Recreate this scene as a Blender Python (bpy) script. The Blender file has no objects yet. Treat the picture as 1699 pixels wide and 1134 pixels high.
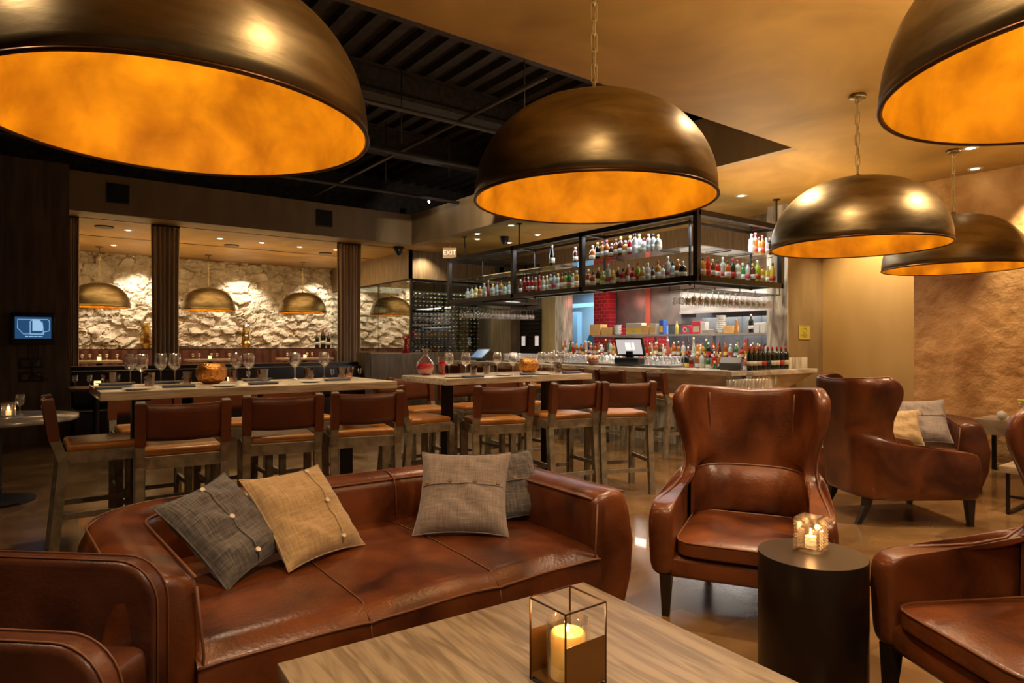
import bpy, bmesh, math, random
from mathutils import Vector, Matrix, noise
random.seed(7)
PI=math.pi
scn=bpy.context.scene; col=scn.collection
# ---------------------------------------------------------------- camera
H0=1.40; FPX=1080.0; HY=571.0; CX=849.5; YAW=math.radians(36.85)
SN,CS=math.sin(YAW),math.cos(YAW)
cd=bpy.data.cameras.new('camera'); cam=bpy.data.objects.new('camera',cd); col.objects.link(cam)
cam.location=(0,0,H0); cam.rotation_euler=(PI/2,0,-YAW)
cd.sensor_width=36; cd.lens=FPX/1699*36; cd.shift_y=(HY-567)/1699; cd.clip_start=.05; cd.clip_end=100
scn.camera=cam
def cw(u,v):            # (right of camera axis, ahead of camera) metres -> building X, Y
    return (u*CS+v*SN, v*CS-u*SN)
def ray(px,py): 
    u=(px-CX)/FPX; return SN+u*CS, CS-u*SN, (HY-py)/FPX
def atZ(px,py,z):       # where a sight line meets the height z
    r=ray(px,py); t=(z-H0)/r[2]; return Vector((r[0]*t,r[1]*t,z))
def atY(px,py,y):
    r=ray(px,py); t=y/r[1]; return Vector((r[0]*t,y,H0+r[2]*t))
def atX(px,py,x):
    r=ray(px,py); t=x/r[0]; return Vector((x,r[1]*t,H0+r[2]*t))
# ---------------------------------------------------------------- world, exposure
scn.view_settings.view_transform='Standard'; scn.view_settings.look='None'
scn.view_settings.exposure=0.50; scn.view_settings.gamma=1.0; scn.view_settings.use_curve_mapping=False
w=bpy.data.worlds.new('world'); scn.world=w; w.use_nodes=True
w.node_tree.nodes['Background'].inputs[0].default_value=(1.0,.78,.56,1); w.node_tree.nodes['Background'].inputs[1].default_value=.09
ZC=3.376
def light(kind,name,loc,energy,color=(1,.72,.42),**k):
    l=bpy.data.lights.new(name,kind); l.energy=energy; l.color=color
    o=bpy.data.objects.new(name,l); col.objects.link(o); o.location=loc
    tgt=k.pop('target',None)
    for a,b in k.items(): setattr(l,a,b)
    if tgt is not None:
        o.rotation_euler=(Vector(tgt)-Vector(loc)).to_track_quat('-Z','Y').to_euler()
    return o
WARM=(1,.75,.47)
# ceiling downlights over the lounge and dining floor
for (x,y,e) in ((.6,-.6,170),(3.2,.2,190),(1.2,1.1,120),(3.6,2.0,140),(5.6,1.2,190),(-1.0,2.6,80),(6.9,3.4,150),(5.0,3.2,150)):
    light('SPOT','downlight_beam',(x,y,ZC-.03),e,WARM,spot_size=math.radians(125),spot_blend=.9,shadow_soft_size=.08)
for (x,y,e) in ((1.4,5.0,150),(3.7,5.0,150),(5.4,7.2,110),(2.0,8.0,90)):
    light('SPOT','recess_beam',(x,y,ZC+.25),e,(1,.74,.45),spot_size=math.radians(100),spot_blend=.8,shadow_soft_size=.08)
# bounce inside the lounge: unseen fill lamps added to brighten the plaster ceiling
light('AREA','ceiling_fill',(3.9,1.5,2.3),56,(1,.72,.36),shape='RECTANGLE',size=8.,size_y=.6,target=(3.9,1.5,4))
light('AREA','ceiling_fill_side',(6.9,4.2,2.3),30,(1,.74,.40),shape='RECTANGLE',size=2.2,size_y=.6,target=(6.9,4.2,4))
# ---------------------------------------------------------------- materials
MATS={}
def mat(name,color,rough=.5,metal=0,spec=.5,emit=None,es=1,trans=0,coat=0,c2=None,nscale=8,nstretch=(1,1,1),detail=6,bump=0,bscale=None,kind='noise',sheen=0,ramp=(.35,.65),distort=0,sss=0,alpha=1,bdist=.02):
    m=bpy.data.materials.new(name); m.use_nodes=True; n=m.node_tree.nodes; L=m.node_tree.links
    b=n['Principled BSDF']
    b.inputs['Base Color'].default_value=(*color,1); b.inputs['Roughness'].default_value=rough; b.inputs['Metallic'].default_value=metal
    b.inputs['Specular IOR Level'].default_value=spec; b.inputs['Transmission Weight'].default_value=trans
    b.inputs['Coat Weight'].default_value=coat; b.inputs['Sheen Weight'].default_value=sheen
    b.inputs['Subsurface Weight'].default_value=sss; b.inputs['Alpha'].default_value=alpha
    if emit: b.inputs['Emission Color'].default_value=(*emit,1); b.inputs['Emission Strength'].default_value=es
    if c2 or bump:
        tc=n.new('ShaderNodeTexCoord'); mp=n.new('ShaderNodeMapping'); mp.inputs['Scale'].default_value=nstretch
        L.new(tc.outputs['Object'],mp.inputs['Vector'])
        if kind=='wave':
            t=n.new('ShaderNodeTexWave'); t.inputs['Scale'].default_value=nscale; t.inputs['Distortion'].default_value=distort or 4; t.inputs['Detail'].default_value=4; t.inputs['Detail Scale'].default_value=1.2; out=t.outputs['Fac']
        elif kind=='voronoi':
            t=n.new('ShaderNodeTexVoronoi'); t.inputs['Scale'].default_value=nscale; out=t.outputs['Color']
        else:
            t=n.new('ShaderNodeTexNoise'); t.inputs['Scale'].default_value=nscale; t.inputs['Detail'].default_value=detail; t.inputs['Distortion'].default_value=distort; out=t.outputs['Fac']
        L.new(mp.outputs['Vector'],t.inputs['Vector'])
        if c2:
            r=n.new('ShaderNodeValToRGB'); r.color_ramp.elements[0].position=ramp[0]; r.color_ramp.elements[1].position=ramp[1]
            r.color_ramp.elements[0].color=(*color,1); r.color_ramp.elements[1].color=(*c2,1)
            L.new(out,r.inputs['Fac']); L.new(r.outputs['Color'],b.inputs['Base Color'])
        if bump:
            t2=t
            if bscale:
                t2=n.new('ShaderNodeTexNoise'); t2.inputs['Scale'].default_value=bscale; t2.inputs['Detail'].default_value=6; L.new(mp.outputs['Vector'],t2.inputs['Vector'])
            bp=n.new('ShaderNodeBump'); bp.inputs['Strength'].default_value=bump; bp.inputs['Distance'].default_value=bdist
            L.new(t2.outputs['Fac'] if 'Fac' in t2.outputs else t2.outputs[0],bp.inputs['Height']); L.new(bp.outputs['Normal'],b.inputs['Normal'])
    MATS[name]=m; return m
def glassmat(name,tint=(1,1,1),fac=.12,edge=.75,rough=.02):
    m=bpy.data.materials.new(name); m.use_nodes=True; n=m.node_tree.nodes; L=m.node_tree.links; n.remove(n['Principled BSDF']); haze=.012 if name=='clear_glass' else .0
    t=n.new('ShaderNodeBsdfTransparent'); t.inputs[0].default_value=(*tint,1)
    g=n.new('ShaderNodeBsdfGlossy'); g.inputs['Roughness'].default_value=rough; g.inputs['Color'].default_value=(1,1,1,1)
    lw=n.new('ShaderNodeLayerWeight'); lw.inputs['Blend'].default_value=.25
    mr=n.new('ShaderNodeMapRange'); mr.inputs['To Min'].default_value=fac; mr.inputs['To Max'].default_value=edge
    df=n.new('ShaderNodeBsdfDiffuse'); df.inputs[0].default_value=(.9,.9,.9,1); m0=n.new('ShaderNodeMixShader'); m0.inputs[0].default_value=haze; L.new(t.outputs[0],m0.inputs[1]); L.new(df.outputs[0],m0.inputs[2])  # slight white diffuse in clear glass stands in for sparkle
    L.new(lw.outputs['Facing'],mr.inputs['Value']); mx=n.new('ShaderNodeMixShader')
    L.new(mr.outputs[0],mx.inputs[0]); L.new(m0.outputs[0],mx.inputs[1]); L.new(g.outputs[0],mx.inputs[2]); L.new(mx.outputs[0],n['Material Output'].inputs[0])
    MATS[name]=m; return m
leather=mat('leather',(.042,.0090,.003),.29,c2=(.20,.056,.0145),nscale=3.0,detail=9,ramp=(.32,.7),bump=.10,bscale=60,distort=.6)
leather2=mat('leather_dark',(.05,.014,.006),.34,c2=(.13,.038,.015),nscale=4,detail=8,bump=.1,bscale=55)
leather_club=mat('leather_club',(.05,.015,.007),.33,c2=(.12,.038,.018),nscale=5,bump=.1,bscale=60)
seam=mat('leather_seam',(.16,.055,.019),.5)
sling=mat('sling_leather',(.085,.022,.008),.33,c2=(.15,.042,.013),nscale=3,bump=.12,bscale=40)
seatleather=mat('seat_leather',(.34,.12,.020),.35,c2=(.50,.21,.040),nscale=5,bump=.15,bscale=40)
ash=mat('ash_wood',(.15,.12,.078),.5,c2=(.25,.20,.135),nscale=9,nstretch=(2,2,2),detail=6,bump=.15)
darkwood=mat('dark_leg',(.018,.010,.006),.3)
oak=mat('oak_top',(.21,.150,.090),.42,c2=(.37,.28,.18),nscale=3.0,nstretch=(9,.9,1),detail=12,distort=.8,ramp=(.38,.58),bump=.12)
travertine=mat('table_stone',(.38,.29,.19),.22,c2=(.68,.58,.44),nscale=3,nstretch=(1,6,9),detail=8,distort=1.2,ramp=(.3,.62))
marble=mat('marble',(.36,.28,.20),.2,c2=(.75,.66,.55),nscale=1.6,nstretch=(1,1.6,4),detail=9,distort=1.4,ramp=(.36,.6))
marblev=mat('marble_vertical',(.30,.25,.19),.2,c2=(.72,.66,.56),nscale=3.2,nstretch=(4,4,.5),detail=9,distort=1.0,ramp=(.36,.6))
plaster=mat('plaster_ceiling',(.27,.14,.026),.6,c2=(.46,.26,.058),nscale=.8,detail=10,distort=1.5,ramp=(.3,.7),bump=.12,bscale=5)
plaster_wall=mat('plaster_wall',(.44,.215,.065),.60,c2=(.62,.35,.125),nscale=3.0,detail=12,distort=.4,ramp=(.38,.62),bump=1.0,bscale=4.5,bdist=.055)
smooth=mat('plaster_smooth',(.45,.27,.085),.5,c2=(.50,.31,.11),nscale=3,nstretch=(1,1,.3),bump=.05)
fascia_m=mat('fascia_plaster',(.26,.17,.085),.6,c2=(.33,.22,.115),nscale=4,nstretch=(1,1,.25))
wallwood=mat('wall_wood',(.16,.105,.052),.55,c2=(.25,.17,.09),nscale=7,nstretch=(3,3,.35),detail=7)
darkwall=mat('dark_wall_wood',(.085,.055,.030),.6,c2=(.15,.10,.058),nscale=6,nstretch=(3,3,.3),detail=7)
yellowwood=mat('yellow_wood',(.42,.30,.11),.5,c2=(.50,.37,.16),nscale=6,nstretch=(2,2,.3))
black=mat('black_steel',(.014,.009,.008),.4,metal=.3)
deckm=mat('deck_paint',(.03,.023,.021),.7,c2=(.06,.045,.040),nscale=12)
pipem=mat('pipe_paint',(.045,.034,.030),.5)
brass=mat('brushed_brass',(.15,.105,.048),.40,metal=1,c2=(.37,.285,.155),nscale=4,nstretch=(1,1,3.5),detail=9,distort=.4,ramp=(.25,.8),bump=.08)
gold=mat('gold_leaf',(.36,.145,.004),.6,metal=.08,spec=.15,c2=(.80,.40,.010),nscale=4.5,detail=10,distort=.25,ramp=(.3,.7),bump=.1)
chainm=mat('chain_brass',(.62,.50,.28),.4,metal=.7)
bronze=mat('bronze',(.10,.045,.02),.35,metal=.8)
bronzep=mat('bronze_panel',(.22,.11,.03),.35,metal=.7)
drum=mat('drum_metal',(.035,.022,.014),.34,metal=.7)
bulbm=mat('bulb_glow',(1,.8,.5),emit=(1,.70,.34),es=14)
dlm=mat('downlight_glow',(1,.9,.7),emit=(1,.85,.62),es=14)
dloff=mat('downlight_off',(.05,.035,.02),.5)
glass=glassmat('clear_glass')
glass_t=glassmat('shelf_glass',(.86,.96,.93),.14,.85)
pane=glassmat('pane_glass',(.93,.97,.95),.03,.5,.01)
paner=glassmat('reflective_pane',(.78,.84,.80),.30,.9,.01)
copper=mat('copper_bowl',(.42,.16,.035),.32,metal=.9,c2=(.85,.40,.10),nscale=60,bump=.5)
napkin=mat('napkin_blue',(.06,.08,.14),.85)
plate=mat('plate_white',(.70,.66,.56),.3)
tumb=glassmat('smoked_tumbler',(.62,.45,.40),.12,.7)
white=mat('white',(.62,.60,.55),.5)
cream=mat('label_cream',(.55,.49,.34),.6)
steel=mat('stainless',(.42,.38,.35),.34,metal=.5,c2=(.62,.57,.53),nscale=2,nstretch=(1,1,4))
steeld=mat('stainless_dark',(.16,.14,.13),.35,metal=.4,c2=(.26,.21,.18),nscale=3)
brick_red=mat('red_brick',(.45,.02,.04),.5)
curt=mat('curtain_cloth',(.62,.46,.28),.8,c2=(.74,.57,.37),nscale=30,nstretch=(1,1,.1),sheen=.3)
amber=glassmat('amber_glass',(.86,.74,.42),.16,.7)
banq=mat('banquette_leather',(.10,.035,.022),.45,c2=(.16,.06,.038),nscale=5)
darkbanq=mat('dark_booth',(.018,.011,.010),.4)
blackp=mat('black_plastic',(.012,.012,.013),.35)
grillm=mat('speaker_grill',(.008,.007,.006),.7)
# floor : polished concrete with big mottled slabs
fm=mat('polished_concrete',(.10,.055,.022),.16,coat=.3); n=fm.node_tree.nodes; L=fm.node_tree.links; b=n['Principled BSDF']
tc=n.new('ShaderNodeTexCoord'); br=n.new('ShaderNodeTexBrick'); br.inputs['Scale'].default_value=.9; br.inputs['Mortar Size'].default_value=.0
br.inputs['Color1'].default_value=(.15,.078,.028,1); br.inputs['Color2'].default_value=(.23,.128,.048,1); br.inputs['Mortar'].default_value=(.05,.03,.015,1)
nz=n.new('ShaderNodeTexNoise'); nz.inputs['Scale'].default_value=1.7; nz.inputs['Detail'].default_value=10; nz.inputs['Distortion'].default_value=1
mx=n.new('ShaderNodeMixRGB'); mx.blend_type='OVERLAY'; mx.inputs[0].default_value=.75
L.new(tc.outputs['Object'],br.inputs['Vector']); L.new(tc.outputs['Object'],nz.inputs['Vector']); L.new(br.outputs['Color'],mx.inputs[1]); L.new(nz.outputs['Fac'],mx.inputs[2]); L.new(mx.outputs[0],b.inputs['Base Color'])
mr=n.new('ShaderNodeMapRange'); mr.inputs['To Min'].default_value=.10; mr.inputs['To Max'].default_value=.34; L.new(nz.outputs['Fac'],mr.inputs['Value']); L.new(mr.outputs[0],b.inputs['Roughness'])
def weave(name,a,c,sc=170):
    m=mat(name,a,.9,sheen=.3); n=m.node_tree.nodes; L=m.node_tree.links; b=n['Principled BSDF']; tc=n.new('ShaderNodeTexCoord')
    n1=n.new('ShaderNodeTexNoise'); n1.inputs['Scale'].default_value=12
    mp1=n.new('ShaderNodeMapping'); mp1.inputs['Scale'].default_value=(1,16,1); mp2=n.new('ShaderNodeMapping'); mp2.inputs['Scale'].default_value=(16,1,1)
    n2=n.new('ShaderNodeTexNoise'); n2.inputs['Scale'].default_value=12
    for mp,nn in ((mp1,n1),(mp2,n2)):
        L.new(tc.outputs['Object'],mp.inputs[0]); L.new(mp.outputs[0],nn.inputs['Vector']); nn.inputs['Detail'].default_value=4
    ad=n.new('ShaderNodeMath'); ad.operation='ADD'; L.new(n1.outputs['Fac'],ad.inputs[0]); L.new(n2.outputs['Fac'],ad.inputs[1])
    r=n.new('ShaderNodeValToRGB'); r.color_ramp.elements[0].position=.40; r.color_ramp.elements[1].position=.62; r.color_ramp.elements[0].color=(*a,1); r.color_ramp.elements[1].color=(*c,1)
    hv=n.new('ShaderNodeMath'); hv.operation='MULTIPLY'; hv.inputs[1].default_value=.5; L.new(ad.outputs[0],hv.inputs[0]); L.new(hv.outputs[0],r.inputs['Fac']); L.new(r.outputs[0],b.inputs['Base Color'])
    bp=n.new('ShaderNodeBump'); bp.inputs['Strength'].default_value=.5; bp.inputs['Distance'].default_value=.004; L.new(hv.outputs[0],bp.inputs['Height']); L.new(bp.outputs[0],b.inputs['Normal'])
    return m
w_grey=weave('cloth_grey',(.052,.045,.043),(.165,.142,.130)); w_beige=weave('cloth_beige',(.38,.25,.115),(.56,.39,.20)); w_taupe=weave('cloth_taupe',(.20,.160,.140),(.33,.27,.24))
# ---------------------------------------------------------------- mesh builder
class MB:
    def __init__(s): s.v=[]; s.f=[]; s.mi=[]; s.m=0; s.sm=[]; s.smooth=False; s.X=Matrix.Identity(4)
    def add(s,vs,fs,smooth=None):
        o=len(s.v); s.v+= [tuple(s.X@Vector(p)) for p in vs]
        for f in fs: s.f.append([i+o for i in f]); s.mi.append(s.m); s.sm.append(s.smooth if smooth is None else smooth)
        return s
    def box(s,x0,x1,y0,y1,z0,z1,bev=0,R=None):
        if bev<=0:
            vs=[(x,y,z) for z in(z0,z1) for y in(y0,y1) for x in(x0,x1)]
            if R: vs=[R@Vector(p) for p in vs]
            return s.add(vs,[(0,2,3,1),(4,5,7,6),(0,1,5,4),(2,6,7,3),(0,4,6,2),(1,3,7,5)],False)
        bm=bmesh.new(); bmesh.ops.create_cube(bm,size=1)
        for v in bm.verts: v.co=Vector(((x0+x1)/2+v.co.x*(x1-x0),(y0+y1)/2+v.co.y*(y1-y0),(z0+z1)/2+v.co.z*(z1-z0)))
        bmesh.ops.bevel(bm,geom=bm.edges[:],offset=bev,segments=3,profile=.5,affect='EDGES')
        s.bm(bm,R); return s
    def bm(s,bm,R=None,smooth=True):
        bm.verts.index_update(); s.add([(R@v.co if R else v.co) for v in bm.verts],[[v.index for v in f.verts] for f in bm.faces],smooth); bm.free()
    def tube(s,pts,r,n=8,closed=False,caps=True):
        pts=[Vector(p) for p in pts]; N=len(pts); rings=[]; up=None
        for i,p in enumerate(pts):
            a=pts[(i-1)%N] if (closed or i>0) else p; c=pts[(i+1)%N] if (closed or i<N-1) else p
            t=(c-a); t=t.normalized() if t.length>1e-9 else Vector((0,0,1))
            if up is None: up=Vector((0,0,1)) if abs(t.z)<.9 else Vector((1,0,0))
            x=up.cross(t); 
            if x.length<1e-6: x=Vector((1,0,0)).cross(t)
            x.normalize(); y=t.cross(x); up=y
            rr=r[i] if isinstance(r,(list,tuple)) else r
            rings.append([p+x*math.cos(2*PI*k/n)*rr+y*math.sin(2*PI*k/n)*rr for k in range(n)])
        vs=[q for R in rings for q in R]; fs=[]
        for i in range(N if closed else N-1):
            for k in range(n):
                a=i*n+k; b_=i*n+(k+1)%n; c=((i+1)%N)*n+(k+1)%n; d=((i+1)%N)*n+k; fs.append((a,b_,c,d))
        if caps and not closed: fs.append(tuple(range(n))[::-1]); fs.append(tuple((N-1)*n+k for k in range(n)))
        return s.add(vs,fs,True)
    def beam(s,a,b_,w,h=None,up=(0,0,1)):
        a=Vector(a); b_=Vector(b_); h=h or w; t=(b_-a).normalized(); u=Vector(up)
        if abs(t.dot(u))>.98: u=Vector((0,1,0))
        x=t.cross(u).normalized(); y=x.cross(t).normalized(); vs=[]
        for p in(a,b_):
            for (i,j) in((-1,-1),(1,-1),(1,1),(-1,1)): vs.append(p+x*i*w/2+y*j*h/2)
        return s.add(vs,[(3,2,1,0),(4,5,6,7),(0,1,5,4),(1,2,6,5),(2,3,7,6),(3,0,4,7)],False)
    def lathe(s,prof,n=24,c=(0,0,0),smooth=True):
        vs=[];fs=[]
        for (r,z) in prof:
            for k in range(n): vs.append((c[0]+r*math.cos(2*PI*k/n),c[1]+r*math.sin(2*PI*k/n),c[2]+z))
        for i in range(len(prof)-1):
            for k in range(n): fs.append((i*n+k,i*n+(k+1)%n,(i+1)*n+(k+1)%n,(i+1)*n+k))
        return s.add(vs,fs,smooth)
    def cyl(s,r,z0,z1,n=20,c=(0,0,0)):
        return s.lathe([(0.0005,z0),(r,z0),(r,z0),(r,z1),(r,z1),(.0005,z1)],n,c,False)
    def grid(s,fn,nu,nv,smooth=True,flip=False):
        vs=[fn(i/nu,j/nv) for j in range(nv+1) for i in range(nu+1)]
        fs=[]
        for j in range(nv):
            for i in range(nu):
                q=(j*(nu+1)+i,j*(nu+1)+i+1,(j+1)*(nu+1)+i+1,(j+1)*(nu+1)+i); fs.append(q[::-1] if flip else q)
        return s.add(vs,fs,smooth)
    def mesh(s,name,mats):
        me=bpy.data.meshes.new(name); me.from_pydata(s.v,[],s.f); 
        for m in (mats if isinstance(mats,(list,tuple)) else [mats]): me.materials.append(m)
        me.polygons.foreach_set('material_index',s.mi); me.polygons.foreach_set('use_smooth',s.sm); me.update(); return me
    def build(s,name,mats,parent=None,loc=None,rz=0):
        o=bpy.data.objects.new(name,s.mesh(name,mats)); col.objects.link(o)
        if parent: o.parent=parent
        if loc is not None: o.location=loc
        if rz: o.rotation_euler=(0,0,rz)
        return o
def tag(o,label,cat,group=None,kind=None):
    o['label']=label; o['category']=cat
    if group: o['group']=group
    if kind: o['kind']=kind
    return o
def thing(name,label,cat,loc=(0,0,0),rz=0,group=None):
    o=bpy.data.objects.new(name,None); col.objects.link(o); o.empty_display_size=.1; o.location=loc; o.rotation_euler=(0,0,rz); return tag(o,label,cat,group)
def struct(o): o['kind']='structure'; return o
def dup(o,loc,rz=None,label=None,group=None,parent=None,rot=None,scale=None):
    kids=[c for c in col.objects if c.parent==o] if parent is not None or True else []
    return _dup(o,loc,rz,label,group,rot,scale)
KIDS={}
def kids(o):
    if o.name not in KIDS: KIDS[o.name]=list(o.children)
    return KIDS[o.name]
def _cp(o,parent):
    c=o.copy(); col.objects.link(c); c.parent=parent
    for k in kids(o): _cp(k,c)
    return c
def _dup(o,loc,rz,label,group,rot,scale):
    ks=kids(o); c=o.copy(); col.objects.link(c); c.location=loc
    if rz is not None: c.rotation_euler=(0,0,rz)
    if rot is not None: c.rotation_euler=rot
    if scale is not None: c.scale=scale
    if label: c['label']=label
    if group: c['group']=group
    for k in ks: _cp(k,c)
    return c
class Proto:
    """a thing used for the first spot and copied for the others"""
    def __init__(s,o): s.o=o; s.first=True
    def put(s,loc,rz=0,label=None,group=None,scale=None,cat=None):
        if s.first:
            s.first=False; o=s.o; kids(o); o.location=loc; o.rotation_euler=(0,0,rz)
            if scale is not None: o.scale=scale
            if label: o['label']=label
            if group: o['group']=group
        else: o=_dup(s.o,loc,rz,label,group,None,scale if scale is not None else (1,1,1))
        return o
def subsurf(o,lv=1):
    m=o.modifiers.new('sub','SUBSURF'); m.levels=lv; m.render_levels=lv
def solid(o,t,off=0):
    m=o.modifiers.new('sol','SOLIDIFY'); m.thickness=t; m.offset=off
def text_mesh(name,txt,size,m,parent,loc,rot,extr=.001):
    cu=bpy.data.curves.new(name,'FONT'); cu.body=txt; cu.size=size; cu.extrude=extr; cu.align_x='CENTER'; cu.align_y='CENTER'
    t=bpy.data.objects.new('tmp',cu); col.objects.link(t); bpy.context.view_layer.update()
    me=bpy.data.meshes.new_from_object(t.evaluated_get(bpy.context.evaluated_depsgraph_get())); bpy.data.objects.remove(t)
    me.materials.clear(); me.materials.append(m); o=bpy.data.objects.new(name,me); col.objects.link(o); o.parent=parent; o.location=loc; o.rotation_euler=rot; return o
# ================================================================ SETTING
XR=6.18; YN=3.55; YF=11.58; YST=16.75
struct(MB().box(-7,16,-4,20,-.1,0).build('floor',fm))
m=MB(); m.box(-7,16,-4,YN,ZC,ZC+.12).box(-7,16,YF+.12,20,ZC,ZC+.12).box(XR+.12,16,YN,YF+.12,ZC,ZC+.12).box(-7,-5,YN,YF+.12,ZC,ZC+.12)
struct(m.build('ceiling',plaster))
# fascias of the open recess
m=MB(); m.box(-5,XR+.12,YF,YF+.12,ZC-.0005,3.97); struct(m.build('trim_1',fascia_m))
m=MB(); m.box(XR,XR+.12,YN,YF,ZC-.0005,3.97); struct(m.build('trim_2',fascia_m))
m=MB(); m.box(-5,XR+.12,YN-.06,YN,ZC+.12,5.3); struct(m.build('trim_3',deckm))
# deck with ribs
m=MB(); m.box(-6,XR+4,YN-3,YF+3,5.0,5.05)
x=-3.
while x<XR+2: m.box(x,x+.13,YN-.05,YF+2,4.90,5.0); x+=.30
m.box(-6,XR+4,YF+1.2,YF+1.3,3.97,5.0); m.box(XR+2,XR+2.1,YN-1,YF+3,3.97,5.0); m.box(-5,XR+2,YF+.1,YF+1.3,3.95,3.97); m.box(XR+.1,XR+2,YN,YF+1,3.95,3.97)
deck=struct(m.build('ceiling_deck',deckm))
rib=mat('deck_rib',(.028,.02,.018),.6,c2=(.06,.045,.040),nscale=14)
m=MB()
for y in (5.5,7.6,9.7): m.box(-4.5,XR+2,y-.16,y+.16,4.50,4.55); m.box(-4.5,XR+2,y-.012,y+.012,4.55,4.9); m.box(-4.5,XR+2,y-.10,y+.10,4.88,4.90)
struct(m.build('trim_4',rib))
def pipe(pts,r,label,g=None):
    o=MB().tube(pts,r,8).build('ceiling_pipe',pipem); tag(o,label,'pipe',g); return o
pipe([(-4.9,YN+.18,3.62),(XR-.01,YN+.18,3.62)],.025,'dark conduit running along the near lip of the open ceiling recess')
pipe([(-4.9,YN+.30,3.66),(XR-.01,YN+.30,3.66)],.014,'thin dark conduit just behind the conduit at the near lip of the recess')
pa=atZ(560,205,3.9); 
for (px,py,lab) in ((700,190,'upper of the three dark sprinkler pipes crossing the recess'),(700,262,'middle of the three dark sprinkler pipes crossing the recess'),(600,312,'lowest of the three dark sprinkler pipes crossing the recess, nearest the stone room')):
    yy=atZ(px,py,3.9).y; yy=min(yy,YF-.25)
    pipe([(-4.9,yy,3.9),(XR-.02,yy,3.9)],.028,lab)
    pipe([(-4.9,yy+.09,3.93),(XR-.02,yy+.09,3.93)],.012,'thin wire beside the '+lab.split(',')[0].replace(' crossing the recess',''))
a0=atZ(905,128,4.02); b0=atZ(545,312,4.02)
pipe([(a0.x,a0.y,4.02),(a0.x,YF-.3,4.02)],.024,'dark sprinkler branch pipe running away from the camera across the recess')
for i,(px,py) in enumerate(((666,190),(870,130),(745,250),(640,265))):
    p=atZ(px,py,4.3); pipe([(p.x,p.y,3.93),(p.x,p.y,4.9)],.008,'thin dark hanger rod dropping from the black deck to the pipes','hanger rods in the recess')
# left dark wooden wall
m=MB(); m.box(-6,atY(115,500,11.25).x,11.25,11.58,0,3.97); struct(m.build('wall_left',darkwall))
m=MB(); m.box(-6.1,-6,-4,20,0,5.1); struct(m.build('wall_outer_left',darkwall))
# stone wall with real relief
def stone():
    m=MB(); x0,x1,z0,z1=-2.,9.2,.2,ZC; nx,nz=380,105; rnd=random.Random(3); seeds=[]
    cw_,ch=.34,.19
    zz=z0-.2; row=0
    while zz<z1+.2:
        xx=x0-.4+rnd.random()*.3
        while xx<x1+.4:
            seeds.append((xx+rnd.uniform(-.12,.12),zz+rnd.uniform(-.07,.07),rnd.uniform(.0,.09),rnd.uniform(-.35,.35),rnd.uniform(-.55,.35),rnd.uniform(1.2,2.1))); xx+=cw_*rnd.uniform(.5,1.4)
        zz+=ch
    from mathutils.kdtree import KDTree
    kd=KDTree(len(seeds))
    for i,s_ in enumerate(seeds): kd.insert((s_[0],s_[1]*1.55,0),i)
    kd.balance()
    def f(u,v):
        x=x0+(x1-x0)*u; z=z0+(z1-z0)*v
        wx=x+.10*noise.noise(Vector((x*3.1,z*3.1,0))); wz=z+.07*noise.noise(Vector((x*3.3,z*3.3,5)))
        r=kd.find_n((wx,wz*1.55,0),2); d1,d2=r[0][2],r[1][2]; s_=seeds[r[0][1]]
        e=min(1,(d2-d1)/.035); hgt=(.03+s_[2]+s_[3]*(wx-s_[0])*.5+s_[4]*(wz-s_[1]))*e**.6
        hgt+=.045*noise.noise(Vector((x*7,z*10,2)))+.022*noise.noise(Vector((x*25,z*28,7)))
        return (x,YST-hgt,z)
    m.grid(f,nx,nz,smooth=False); m.box(x0,x1,YST+.05,YST+.2,z0,z1)
    return m
stm=mat('rubble_stone',(.52,.43,.31),.85,c2=(.82,.74,.60),nscale=3.5,detail=9,bump=.5,bscale=24)
struct(stone().build('wall_stone',stm))
struct(MB().box(-6,XR+.35,YF+.3,YST,0,.33).build('trim_5',darkwall))       # raised floor of the stone room
# slots in the stone-room ceiling
for nm,yy in (('trim_6',12.15),('trim_7',14.1)): struct(MB().box(-4,6.5,yy-.018,yy+.018,ZC-.006,ZC).build(nm,black))
# partition between dining area and stone room
px1=atY(597,602,11.6).x
o=MB().box(.55,px1,11.62,11.74,0,1.065,bev=.02).build('low_partition',darkbanq); tag(o,'long dark leather-capped half wall below the curtains of the stone room','partition')
o=MB().box(.55,px1,10.95,11.6,.02,.45,bev=.03).box(.55,px1,11.48,11.61,.46,1.0,bev=.03).build('dark_bench',darkbanq); tag(o,'long black bench along the foot of the dark half wall','bench')
# cellar
XG=6.57; YG=12.33; XE=8.70; ZG=2.786
m=MB(); m.box(XG-.06,XG,YG-.06,YST,ZG,ZC).box(XG-.06,XE,YG-.06,YG,ZG,ZC); struct(m.build('wall_cellar_header',wallwood))
m=MB(); m.box(XG-.05,XG+.02,YG-.05,YST,0,1.22).box(XG,XE,YG-.05,YG+.02,0,1.22); struct(m.build('wall_cellar_base',wallwood))
struct(MB().box(XG-.02,XG-.008,YG,YST,1.22,ZG).build('window_1',paner))
struct(MB().box(XG,XE,YG-.02,YG-.008,1.22,ZG).build('window_2',pane))
m=MB(); m.box(XG-.035,XG+.01,YG-.04,YG+.005,1.22,ZG); m.box(XG-.03,XG,YG,YST,ZG-.03,ZG).box(XG,XE,YG-.03,YG,ZG-.03,ZG)
for y in (13.9,15.3): m.box(XG-.022,XG-.002,y,y+.015,1.22,ZG)
struct(m.build('window_frame_1',black))
struct(MB().box(XG,XE+1.4,YST-.1,YST-.05,0,ZC).box(XE+.3,XE+.4,YG,YST,0,ZC).build('wall_cellar_inner',darkwall))
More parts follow.
